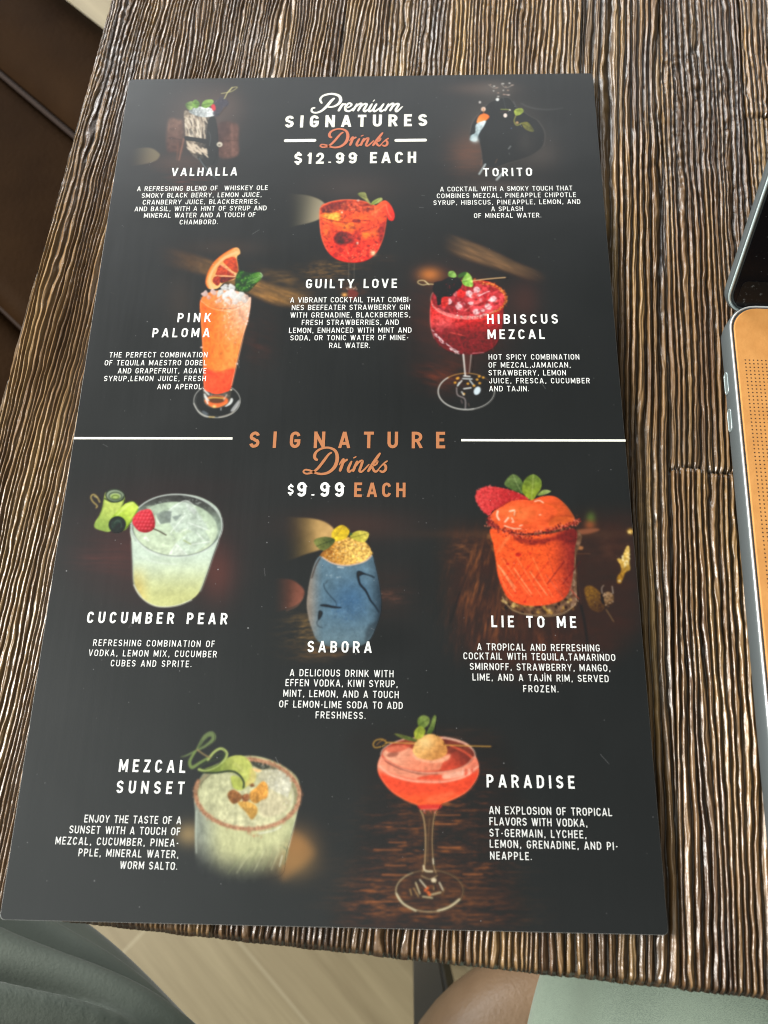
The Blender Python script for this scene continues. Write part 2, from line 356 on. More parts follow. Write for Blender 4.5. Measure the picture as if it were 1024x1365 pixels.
def drink_red_goblet():
    z = lambda p: Z(400, 240, 6.827, p)
    glow(470,250,70,22,(86,76,72),.5)
    fill([(372,262),(400,259),(422,264),(434,273),(432,284),(424,293),(400,300),(372,303)], grad((112,108,92),(164,152,126),390,270,432,290), 1, 1.2, alpha=lambda X,Y: sm(376,428,X))
    glow(440,362,42,14,(196,140,82),.75, tex=streak(11,2.2,.42,.72,31)); glow(500,345,40,10,(110,84,66),.6, tex=streak(18,2.4,.42,.7,32))
    glow(375,372,34,10,(164,122,76),.7,.35, tex=streak(26,5,.25,.7,33)); glow(470,385,24,10,(150,90,60),.6, tex=streak(6,2,.42,.7,34))
    bowl = z([(185,250),(178,400),(200,540),(250,650),(340,725),(470,752),(600,735),(700,660),(755,540),(785,400),(785,300),(690,235),(560,188),(400,178),(260,203)])
    fill(bowl, grad((238,84,52),(228,60,48),460,285,465,348,.18,6,7))
    fill(z([(195,255),(270,215),(400,190),(560,198),(690,245),(720,290),(600,300),(400,275),(220,300)]), grad((116,50,44),(196,80,58),440,268,470,284,.4,4), .9, 1)
    for q,r,c in (((270,330),(75,42),(252,176,60)),((330,345),(55,60),(255,140,44)),((440,420),(110,60),(252,124,46)),((600,500),(55,36),(255,140,52)),((560,340),(110,46),(248,104,52)),((240,470),(40,90),(246,104,54)),((700,330),(70,50),(244,96,56)),((690,480),(50,60),(246,104,58))):
        p=z([q])[0]; glow(p[0],p[1],r[0]/6.827*.8,r[1]/6.827*.8,c,.9)
    fill(z([(205,330),(260,310),(330,295),(365,320),(350,370),(250,345)]), (252,190,84), .7, 1.2)
    line(z([(200,345),(300,372),(420,385),(520,372),(640,372)]),1.0,(150,44,36),.8,.5); line(z([(190,360),(260,400),(340,440)]),1.0,(180,60,44),.6,.6)
    line(z([(495,390),(500,480)]),.9,(190,60,44),.7,.5); line(z([(560,470),(680,430),(760,400)]),1,(176,56,46),.6,.6); line(z([(200,500),(260,550)]),1.2,(150,46,42),.6,.7)
    fill(z([(310,540),(320,500),(360,470),(420,475),(470,490),(490,530),(470,570),(400,585),(330,575)]), grad((74,28,34),(150,52,48),450,318,472,312,.6,2), .88, 2.2); ell(*z([(530,495)])[0],5,6,(176,54,50),.6,3); fill(z([(475,375),(500,352),(540,362),(550,385),(515,388)]),(124,42,42),.75,1.4)
    specks(z([(330,480),(480,490),(480,560),(350,580)]), 30, (.5,1), [(170,66,62),(60,22,28)], 8, .7)
    for k in range(9):
        a = math.radians(20+k*17.5); line([(468,349),(468+26*math.cos(a)*(-1),349-24*math.sin(a))],.8,(252,140,104) if k%2 else (184,40,40),.55,.5)
    specks(z([(220,580),(420,640),(560,640),(740,560),(690,660),(560,735),(350,715)]), 90, (.5,1.1), [(255,130,96),(196,40,40),(255,176,140),(236,84,60)], 9, .75)
    specks(z([(215,270),(420,205),(660,240),(640,310),(400,310)]), 46, (.5,1.3), [(255,160,110),(120,44,40),(224,96,66)], 10, .7)
    glow(*z([(665,665)])[0], 3.4, 3.4, (255,220,170), .9); ell(*z([(522,575)])[0],1.6,1.8,(255,206,190),.9,.6); ell(*z([(382,295)])[0],1.3,1.3,(255,214,190),.9,.5); ell(*z([(530,185)])[0],2,1.4,(220,206,200),.8,.6)
    fill(z([(720,420),(780,380),(760,520),(720,560)]), (136,48,52), .6, 1.6)
    line(z([(185,250),(260,203),(400,178),(560,188),(690,235),(750,270)]),.9,(226,136,112),.8,.5); line(z([(181,270),(180,400),(202,540),(255,652)]),.9,(240,150,120),.55,.6); line(z([(700,655),(755,540),(783,400)]),.9,(232,140,118),.6,.6)
    sb = z([(655,265),(700,225),(770,185),(825,225),(862,310),(850,368),(805,362),(782,300),(730,330),(660,345)])
    fill(sb, grad((250,104,64),(238,62,50),500,270,525,290,.15,3)); line(z([(785,225),(800,290),(830,340)]),1.5,(255,140,110),.7,.8); line(z([(680,300),(740,250),(775,225)]),2,(255,130,80),.6,1)
    leaf(z([(650,225),(665,190),(735,160),(750,185),(700,215)]),(150,168,84),(186,190,120),(104,120,60),6); leaf(z([(525,128),(590,112),(615,165),(650,230),(600,190)]),(128,134,82),(160,160,100),(96,100,64),7)
    for dx in (445,495): line(z([(dx,755),(dx-2,890)]),.8,(150,140,128),.55,.6)
    for k in range(10): 
        q=z([(425+k*10, 985+10*math.sin(k*2.2))])[0]; ell(q[0],q[1],1,1,(206,170,150),.8,.6)
    fill(z([(440,1000),(500,1000),(530,1040),(480,1090),(440,1070)]),(150,66,56),.7,2); glow(*z([(405,1045)])[0],3.6,2.6,(252,176,96),.9)
    detail(bowl, .52, 6, 5, 181)
    pic('printed picture of a red cocktail in a cut glass goblet with a strawberry', bowl, sb, z([(525,125),(590,105),(660,185),(740,155),(760,185),(690,235),(650,235),(570,185)]))

def drink_tall_orange():
    z = lambda p: Z(240, 320, 7.877, p); y = lambda p: Z(240, 450, 10.24, p)
    tx = streak(30,4,.2,.75,41,.36)
    fill([(205,330),(240,334),(290,350),(330,366),(370,382),(440,398),(440,412),(370,406),(330,390),(270,366),(210,350)], grad((120,88,60),(206,146,82),230,340,360,392,.15), .95, 5, alpha=lambda X,Y: (.35+.65*tx(X,Y))*sm(200,270,X)*(1-sm(375,432,X)))
    glow(300,330,60,12,(80,68,60),.5); glow(345,450,26,50,(92,62,52),.55, tex=streak(20,5,.2,.7,42,.3)); glow(240,400,22,40,(82,70,60),.35)
    ring(289.5,534.5,31,22.5,1.2,(190,190,184),.85,.5); ring(289.5,535.2,28.5,20,1.0,(110,112,110),.5,.7,20,200)
    line(y([(190,900),(250,1010),(330,1070),(410,1085)]),1.5,(214,212,204),.9,.6); line(y([(400,1085),(470,1085)]),1.6,(206,176,110),.9,.5); line(y([(530,1088),(640,1060),(730,1010),(810,880)]),1.2,(200,190,176),.8,.6)
    fill(y([(615,945),(650,880),(705,825),(725,860),(690,915)]),(226,228,226),.95,.6); fill(y([(690,1000),(760,900),(810,850),(800,930),(740,1000)]),(190,190,190),.8,.8); fill(y([(300,1010),(330,1000),(390,1040),(350,1060)]),(120,130,140),.6,.8); line(y([(560,945),(560,990)]),1.8,(170,172,172),.8,.6)
    base = y([(330,690),(320,800),(330,880),(380,940),(470,965),(600,945),(680,870),(690,800),(685,720),(500,770)])
    fill(base, grad((92,88,82),(96,90,80),280,520,290,545,.4,3)); ell(*y([(500,865)])[0],15.5,7.2,(255,118,66),.9,1.4); ell(*y([(500,850)])[0],11,4.6,(60,56,44),.75,1); 
    line(y([(400,830),(470,820),(600,830)]),1.4,(250,196,96),.9,.6); line(y([(350,860),(420,930),(520,945),(640,890)]),2.2,(255,132,70),.9,.8); glow(*y([(470,940)])[0],2.4,1.8,(255,226,140),1)
    for a,b in (((335,720),(395,780)),((335,775),(390,860)),((340,800),(380,900))): line(y([a,b]),2.0,(236,236,232),.9,.6)
    line(y([(640,780),(600,850)]),1.8,(230,196,176),.7,.7); ell(*y([(700,715)])[0],1.4,1,(255,240,210),1,.4); line(y([(345,720),(330,700)]),1.2,(255,240,230),.8,.5)
    body = [(266.8,401),(269.3,450),(271,490),(272.2,517),(280,523),(289,525.5),(300,523),(308.4,516.5),(316,482),(324,450),(331.5,425),(334.6,396),(322,408),(300,412),(280,408)]
    def bc(X,Y):
        t=sm(262,330,X+.15*(Y-400))[...,None]; v=sm(440,400,Y)[...,None]
        lo=C3((255,112,40)); hi=C3((252,150,78)); c=lo*(1-t)+hi*t
        pk=C3((240,186,160)); k=(sm(285,330,X+.2*(Y-420))*sm(470,405,Y))[...,None]; c=c*(1-k)+pk*k
        w=sm(490,497,Y+2.5*np.sin(X/6))[...,None]; dk=C3((255,92,58))*(1-.0*t); c=c*(1-w)+dk*w
        n=vnoise(X/2.4,Y/4,44,4)[...,None]; return np.clip(c*(1+.16*(n-.5)),0,1)
    fill(body, bc)
    line([(267.6,404),(270,450),(272.6,515)],1.2,(255,160,110),.7,.7); line([(333.5,402),(324,450),(309,514)],1.3,(255,186,150),.75,.7)
    line([(272,493),(285,499),(300,494),(312,493)],1.6,(236,76,50),.5,1)
    specks([(300,412),(332,405),(318,455),(300,445)],90,(.5,1.4),[(250,214,196),(255,236,226),(244,160,120)],45,.5)
    for k,(a,b) in enumerate(((331.5,418),(330,428),(328.6,432),(330.6,421),(268.6,463),(316,485))): ell(a,b,1.6,1.3,(248,214,200),.9,.6)
    gf = z([(300,510),(270,440),(300,330),(360,230),(450,150),(560,85),(615,85),(635,140),(600,180),(615,290),(610,350),(580,410),(470,445),(410,500),(370,515)])
    fill(gf, grad((232,128,58),(250,196,130),272,350,300,372,.12,3)); line(z([(300,505),(272,440),(302,330),(362,232),(452,152),(560,88)]),1.6,(226,112,48),.9,.6)
    line(z([(335,500),(310,430),(335,340),(390,260),(480,180),(600,130)]),3.0,(252,206,150),.7,1.2)
    for s,c in (([(455,225),(520,185),(575,180),(600,230),(608,340),(560,330),(500,280)],(206,76,44)),([(385,330),(405,280),(440,262),(520,320),(580,375),(470,370),(380,368)],(196,72,48)),([(345,440),(360,390),(420,378),(430,420),(400,480)],(190,66,44)),([(430,390),(560,390),(580,400),(480,440),(430,450)],(126,50,38))):
        fill(z(s), grad(c,tuple(int(v*.8) for v in c),300,350,315,372,.4,2), .95, .6)
    for s in ([(430,260),(500,310),(590,378)],[(380,375),(480,380),(590,385)]): line(z(s),1.5,(240,176,136),.85,.6)
    specks(z([(400,300),(520,200),(600,240),(590,360),(400,440)]),50,(.4,.9),[(240,130,86),(150,46,34)],46,.6)
    ell(300.8,399,32,12.5,grad((255,140,70),(244,196,170),272,400,330,396,.2,3),.95,.8)
    for k,(a,b,r,c) in enumerate(((262,565,42,(232,198,190)),(300,600,30,(238,186,168)),(355,545,38,(244,206,196)),(420,560,45,(226,228,226)),(470,500,48,(228,226,222)),(540,500,50,(240,240,238)),(560,570,58,(250,250,248)),(480,580,52,(250,252,252)),(620,600,52,(240,240,236)),(680,620,46,(232,216,206)),(650,560,36,(238,238,236)),(400,640,36,(246,196,170)),(500,640,44,(252,236,226)),(580,640,40,(246,232,224)),(705,600,26,(206,180,168)))):
        q=z([(a,b)])[0]; s=r/7.877; fill([(q[0]+s*(.8+.35*math.sin(k*3.1+j*2.3))*math.cos(j*1.047),q[1]+s*(.8+.35*math.cos(k*1.7+j*3.9))*math.sin(j*1.047)) for j in range(6)], grad(c,tuple(int(v*.84) for v in c),q[0]-s,q[1]-s,q[0]+s,q[1]+s,.1,2), .95,.7)
    specks(z([(400,480),(560,470),(720,580),(690,670),(500,690),(390,620)]),60,(.5,1.2),[(255,255,255),(206,214,216),(255,244,236)],47,.7)
    specks(z([(370,640),(700,650),(640,740),(480,760),(400,720)]),40,(.6,1.5),[(255,214,180),(255,170,110),(255,236,216)],48,.6)
    line(z([(735,620),(640,705),(500,745),(330,715),(222,640)]),.9,(252,226,206),.6,.6); line(z([(740,600),(735,660),(715,700)]),1,(236,206,190),.8,.6); line(z([(222,600),(225,650)]),.9,(206,180,170),.7,.6)
    mint = z([(580,430),(600,350),(640,315),(720,340),(800,335),(855,345),(865,380),(810,445),(770,490),(720,540),(650,545),(590,520)])
    fill(mint,(46,74,44),.92,1)
    for k,(a,b,u,v,ro) in enumerate(((620,390,26,34,.3),(650,350,24,18,.1),(700,400,34,22,-.6),(660,430,24,20,.5),(610,480,24,28,.2),(690,510,36,24,-.1),(720,470,30,18,-.5),(750,430,30,16,-.4),(640,510,20,20,0))):
        q=z([(a,b)])[0]; ell(q[0],q[1],u/7.877,v/7.877,grad((84,138,62),(48,84,40),q[0]-3,q[1]-3,q[0]+3,q[1]+3,.5,1.6),.95,.6,ro)
    leaf(z([(700,450),(740,370),(830,338),(866,375),(820,440),(750,462)]),(60,104,50),(104,158,72),(150,190,120),8)
    specks(mint,34,(.4,.9),[(170,206,130),(200,224,170),(30,50,30)],49,.8); line(z([(845,345),(866,372),(855,392)]),1.2,(206,220,196),.8,.5)
    detail(body, .22, 5, 7, 183)
    pic('printed picture of a tall orange drink with crushed ice and a grapefruit wedge', body[:12]+[(322,385),(300,380),(268,388)], gf, mint, arc(289.5,534.5,32,23.5,0,352,40))

def drink_red_coupe():
    z = lambda p: Z(550, 350, 7.314, p); y = lambda p: Z(550, 450, 7.314, p)
    tx = streak(34,4.5,.25,.75,51,.4)
    fill([(590,312),(640,328),(690,352),(735,368),(720,376),(670,360),(620,345),(585,330)], (176,132,92), .95, 5, alpha=lambda X,Y: (.3+.7*tx(X,Y))*sm(585,625,X)*(1-sm(690,735,X)))
    glow(610,420,62,60,(112,66,52),.75, tex=lambda X,Y: .45+.55*streak(40,7,.2,.75,52,.35)(X,Y))
    glow(573,366,16,10,(190,116,66),.85); glow(590,500,34,22,(132,70,50),.75, tex=streak(26,5,.25,.75,53,.25)); glow(700,400,22,30,(92,62,54),.45)
    bowl=[(574,405),(573.5,432),(579,451),(591,464),(608,471),(627,473),(646,470),(661,460),(669,440),(671.5,410),(675,396),(668,384),(650,375),(624,373.5),(600,376),(580,388)]
    def bc(X,Y):
        t=sm(420,450,Y)[...,None]; c=C3((222,58,56))*(1-t)+C3((118,40,46))*t
        s=sm(655,672,X)[...,None]; c=c*(1-.3*s); g=(np.exp(-((X-590)**2/300+(Y-430)**2/120)))[...,None]; c=c+g*.14
        return np.clip(c*(1+.35*(vnoise(X/4,Y/3,54,4)[...,None]-.5)),0,1)
    fill(bowl, bc)
    ell(624.5,398.5,49,24,grad((150,52,58),(206,70,74),590,385,640,415,.45,5,55),.97,.8,.02)
    for k in range(34):
        rs=np.random.RandomState(100+k); a=606+rs.rand()*58; b=385+rs.rand()*30
        if ((a-626)/42)**2+((b-400)/18)**2>1: continue
        c=[(232,150,154),(252,226,226),(196,52,54),(240,96,92),(160,44,52)][rs.randint(5)]; s=2+3.6*rs.rand()
        fill([(a+s*(.6+.6*rs.rand())*math.cos(j*1.26+k),b+.7*s*(.6+.6*rs.rand())*math.sin(j*1.26+k)) for j in range(5)],c,.75,.7,False)
    for q in ((788,355),(450,430),(625,265),(350,380),(620,480),(550,300),(735,430)):
        p=z([q])[0]; fill([(p[0]-4,p[1]-2),(p[0]+1,p[1]-4),(p[0]+5,p[1]),(p[0]+2,p[1]+4),(p[0]-3,p[1]+3)],(250,214,216),.8,1.0); specks([(p[0]-4,p[1]-4),(p[0]+4,p[1]-4),(p[0]+4,p[1]+4),(p[0]-4,p[1]+4)],7,(.4,1),[(255,250,250),(206,90,96)],int(p[0]*3),.8,False)
    line(z([(640,330),(720,290),(750,280)]),1.2,(255,226,226),.8,.5); line(z([(510,470),(600,410),(680,380)]),1.4,(240,120,116),.8,.6); line(z([(860,310),(760,420),(640,470)]),1.0,(150,40,48),.6,.7)
    fill(z([(285,345),(340,335),(350,400),(310,440),(285,420)]),(226,62,56),.9,.8); fill(z([(430,290),(470,262),(520,290),(490,340),(440,335)]),(232,58,56),.95,.7); fill(z([(390,280),(430,270),(430,330),(400,320)]),(220,130,130),.8,.7)
    band(arc(624.5,398.5,50,24.5,-78,62,30),230,(.5,1.2),[(222,124,60),(196,92,44),(240,158,92),(160,66,36)],56,1.1)
    ring(624.5,398.5,50.2,24.8,1.0,(236,160,150),.7,.6,60,200); ring(624.5,399.5,47,22.5,.9,(240,196,190),.6,.6,40,150); line(arc(624.5,400,50,25,75,165,16),1.6,(246,206,200),.55,.9)
    band(arc(624.5,398.5,47,24.5,60,110,12),46,(.5,1.3),[(252,226,220),(206,120,110)],57,1.0)
    bb = z([(200,240),(215,195),(290,180),(345,150),(430,150),(480,190),(470,240),(400,300),(380,330),(290,340),(275,405),(245,410),(235,345),(205,290)])
    fill(bb,(36,28,34),.97,.8); specks(bb,60,(.5,1.2),[(74,56,64),(20,16,22),(104,70,74),(60,44,52)],58,.8); specks(z([(320,200),(400,190),(420,260),(340,280)]),14,(.5,1.1),[(190,80,76),(130,60,60)],59,.7)
    leaf(z([(480,180),(500,140),(530,95),(575,140),(590,230),(545,235),(500,220)]),(120,168,72),(172,220,104),(210,236,150),9); leaf(z([(350,130),(355,90),(400,85),(430,130),(400,150)]),(126,170,84),(160,204,110),(90,130,60),10); fill(z([(440,130),(470,105),(520,90),(520,120),(460,150)]),(70,110,56),.9,.7)
    line(z([(590,178),(740,160),(905,146)]),1.5,(216,176,128),.95,.5); line(z([(610,160),(600,165)]),2,(222,110,60),.8,.6)
    line(z([(205,212),(150,210),(100,218),(55,200),(60,178),(110,175),(150,205)]),1.1,(222,202,150),.95,.5); line(z([(120,180),(160,215)]),1.2,(236,220,170),.9,.5)
    for k in range(26):
        rs=np.random.RandomState(k+300); t=rs.rand(); a=575+t*36; b=437+ (t**.7)*34+rs.randn()*1.2; line([(a-1.5,b-1.5),(a+1.5+rs.randn(),b+1+rs.randn())],1.2,(240,226,224),.7,.5)
    for k in range(5): line([(585+k*15,462-k*1.0),(603+k*15,436)],.7,(196,70,72),.45,.5); line([(590+k*15,440),(606+k*13,468)],.7,(196,70,72),.4,.5)
    line([(600,443),(620,448)],1.4,(250,110,90),.6,.8); line([(630,471),(645,470)],1.2,(226,150,150),.7,.6); line([(574,410),(574,432),(579,451)],.9,(226,150,150),.6,.6); line([(671,415),(668,442),(660,460)],.8,(190,90,90),.6,.6)
    foot=arc(621.8,521.8,38,24.6,0,352,40)
    ring(621.8,521.8,37.6,24.2,1.6,(214,212,206),.95,.5,75,230); ring(621.8,521.8,37.6,24.2,1.4,(206,204,198),.8,.5,-5,80); ring(621.8,521.8,37.6,24.2,1.1,(216,160,90),.8,.6,230,300); ring(621.8,521.8,37.4,24,1,(150,110,84),.5,.7,300,352)
    line(y([(495,165),(505,260),(515,370)]),2.2,(232,226,220),.95,.6); line(y([(572,165),(562,260),(553,340)]),1.3,(206,190,184),.85,.6); fill(y([(510,170),(560,170),(553,350),(520,360)]),(104,62,56),.5,.8)
    for k,(a,b,c,d) in enumerate(((500,375,560,380),(490,400,580,405),(440,470,480,420),(600,470,560,420),(500,500,570,490),(455,440,440,470))): line(y([(a,b),(c,d)]),1.8,(214,222,224) if k%2 else (236,236,232),.9,.6)
    for q in ((435,400),(415,440),(445,395),(650,380),(690,390),(630,410),(655,445),(600,470),(500,550),(540,450)): p=y([q])[0]; ell(p[0],p[1],1.8,1.5,(240,172,72),.9,.8)
    line(y([(430,490),(440,560),(510,600),(515,690)]),1.6,(176,164,164),.75,.7); line(y([(475,610),(485,640)]),1.4,(150,130,130),.6,.8); line(y([(545,640),(552,670)]),1,(150,120,110),.6,.7); line(y([(480,530),(500,560)]),2,(224,224,220),.8,.6)
    ell(636.2,521,4.2,5.8,(216,230,238),1,.6,.5)
    detail(bowl, .45, 5, 4, 182)
    pic('printed picture of a dark red cocktail in a stemmed coupe with blackberries', bowl, [(616,471),(631,471),(628,500),(618,501)], foot, z([(200,240),(345,85),(430,85),(530,90),(590,150),(910,138),(915,155),(590,190),(480,240),(250,410)]))

def drink_pale_tumbler():
    z = lambda p: Z(110, 640, 5.12, p)
    glow(200,730,95,70,(92,56,54),.7, tex=lambda X,Y: .55+.45*streak(50,6,.2,.8,61,.1)(X,Y)); glow(290,765,24,38,(120,68,60),.42); glow(140,745,40,18,(104,66,62),.5, tex=streak(40,4,.3,.7,62)); glow(240,650,90,14,(58,50,50),.5)
    body=z([(328,320),(335,420),(342,560),(350,710),(390,790),(460,845),(545,867),(650,855),(740,820),(805,755),(850,640),(890,520),(925,420),(957,300),(920,190),(800,115),(650,95),(500,125),(390,200)])
    def bc(X,Y):
        t=sm(735,800,Y)[...,None]; c=C3((206,222,204))*(1-t)+C3((204,206,142))*t
        l=(sm(205,180,X)*sm(745,790,Y))[...,None]; c=c*(1-l)+C3((206,186,112))*l
        e=(sm(12,0,np.abs(X-178-(Y-700)*.05))*.0)[...,None]
        n=vnoise(X/1.5,Y/1.5,63,3)[...,None]; n2=vnoise(X/16,Y/10,64,2)[...,None]; return np.clip(c*(1+.16*(n-.5)+.14*(n2-.5)),0,1)
    fill(body, bc)
    line(z([(335,420),(342,560),(352,710),(400,795)]),2.2,(146,158,150),.6,1.2); line(z([(925,430),(890,520),(850,640),(805,755)]),2.6,(150,160,152),.6,1.4)
    line(z([(350,715),(395,792),(465,846),(545,866),(650,855),(745,818)]),1.4,(232,236,222),.8,.6)
    ell(235.6,700.5,60.5,41,grad((70,70,68),(150,166,150),240,662,238,700,.25,5,65),1,.6,.02)
    ell(234,706,56,37,grad((186,204,178),(206,220,190),230,676,228,738,.12,6,66),.98,1.0,.02)
    for pts,c,a in (([(560,240),(620,170),(720,140),(770,190),(860,330),(800,370),(700,330),(640,360)],(206,220,206),.8),([(500,230),(560,205),(610,215),(600,290),(530,300)],(128,138,134),.75),([(610,250),(680,235),(640,280)],(110,120,118),.6),([(640,430),(720,360),(830,330),(880,420),(760,500),(700,510)],(204,220,202),.8),([(700,150),(780,200),(770,240),(720,200)],(226,236,226),.8),([(590,510),(640,430),(710,510),(650,520)],(222,232,216),.9),([(430,180),(560,160),(600,200),(480,240)],(176,192,170),.6)):
        fill(z(pts),grad(c,tuple(int(v*.9) for v in c),*z([pts[0]])[0],*z([pts[3%len(pts)]])[0],.15,3),a,1.0,False)
    for s in ([(590,205),(700,140),(770,180)],[(720,290),(870,345)],[(640,435),(590,510)],[(640,435),(715,512)],[(600,360),(650,300),(700,240)],[(780,360),(830,410)],[(500,260),(530,300)],[(690,410),(740,440)],[(740,440),(870,420)],[(660,360),(720,330)]): line(z(s),1.1,(240,246,238),.8,.6)
    line(z([(690,410),(740,438)]),1.4,(150,164,100),.8,.6)
    specks(z([(600,330),(740,200),(900,320),(860,440),(700,500),(620,420)]),60,(.4,1.0),[(244,250,244),(170,186,172)],67,.6); specks(z([(420,395),(450,395),(455,415),(425,415)]),9,(.5,1.4),[(250,252,248)],68,.9)
    specks(z([(680,110),(760,125),(880,200),(900,235),(840,190),(740,150)]),26,(.4,.9),[(206,216,210),(130,136,132)],69,.8); specks(z([(470,160),(560,130),(600,140),(500,170)]),12,(.4,.9),[(196,206,200)],70,.7)
    ring(235.6,700.5,61,41.6,1.6,(206,214,208),.95,.5,0,360,.02); ring(235.8,701.6,59,39.6,.8,(84,92,86),.8,.5,20,175,.02); ring(235.6,700.5,62,42.6,.8,(90,96,92),.5,.6,150,360,.02)
    line(z([(950,260),(950,330),(925,420)]),2.0,(186,194,188),.6,.9); line(z([(350,380),(430,470),(530,520)]),1.6,(226,236,226),.6,.9); line(z([(400,520),(500,560),(640,575)]),1.4,(232,240,230),.5,1.0)
    r1=z([(150,105),(135,190),(115,240),(85,290),(84,325),(130,345),(190,350),(225,280),(262,200),(288,135),(284,95),(225,65),(165,80)])
    fill(r1,grad((146,172,84),(190,206,104),132,706,150,672,.15,3,71)); line(z([(285,135),(262,200),(222,285)]),2,(96,120,54),.7,.9); line(z([(150,130),(135,200),(110,260)]),1.6,(110,132,60),.6,.9)
    ell(153.6,660.5,13.2,9.2,(58,66,54),1,.5,.1); ell(153.8,660.8,11.6,7.6,(146,160,136),1,.5,.1); ring(154,661.4,8.6,5.2,1.5,(70,84,60),.9,.5); ell(153.8,661.8,6.6,3.8,(168,190,110),1,.5); ring(154,662.8,4.6,2.4,1.2,(80,100,50),.9,.5); line(z([(152,125),(200,150),(260,140),(285,110)]),1.5,(40,52,40),.9,.5)
    r2=z([(195,270),(240,215),(300,155),(345,143),(378,170),(378,205),(335,280),(295,335),(240,350)])
    fill(r2,grad((160,190,66),(206,228,96),158,694,172,676,.12,3,72)); line(z([(295,335),(340,270),(380,200)]),2,(100,130,46),.8,.9); line(z([(300,155),(345,145),(378,172)]),1.4,(56,72,44),.9,.6); line(z([(235,240),(300,180),(340,160)]),2.2,(226,240,150),.5,1.2)
    ell(156.5,699.2,11.6,11,(30,42,38),1,.5,-.3); ell(156.7,699.2,9,8.4,grad((58,74,66),(34,48,44),150,693,163,706,.4,3),.95,.6,-.3); ring(157,700,5,6,1.1,(90,106,92),.8,.6,200,400)
    rb=z([(345,262),(372,225),(410,205),(460,200),(485,240),(496,295),(485,335),(440,357),(385,347),(345,300)])
    fill(rb,grad((226,64,76),(160,30,44),186,684,202,706,.1,3)); rs=np.random.RandomState(8)
    for j in range(6):
        for k in range(6):
            p=(179+k*4.6+(j%2)*2.2, 682+j*4.6)
            if sdf(crv(rb)[0],np.array([p[0]]),np.array([p[1]]))[0]<-1.2: ell(p[0],p[1],2.1,1.9,grad((244,104,112),(170,30,44),p[0]-1.4,p[1]-1.6,p[0]+1.8,p[1]+2),.9,.6)
    line(z([(485,332),(530,352),(572,376)]),1.3,(52,40,34),.95,.5); line(z([(118,150),(100,115),(75,98),(58,115),(70,145),(100,175),(95,188)]),2.0,(170,150,92),.95,.7); line(z([(100,120),(80,110)]),1.2,(206,190,130),.8,.6)
    detail(arc(234,706,54,36,0,352,30), .15, 9, 6, 184); detail(body, .07, 9, 11, 185)
    pic('printed picture of a pale green iced drink in a tumbler with a raspberry', body, z([(84,325),(60,160),(55,100),(100,100),(140,140),(160,70),(225,60),(290,95),(290,150),(350,140),(385,180),(470,195),(500,300),(440,360),(340,300),(240,358)]))

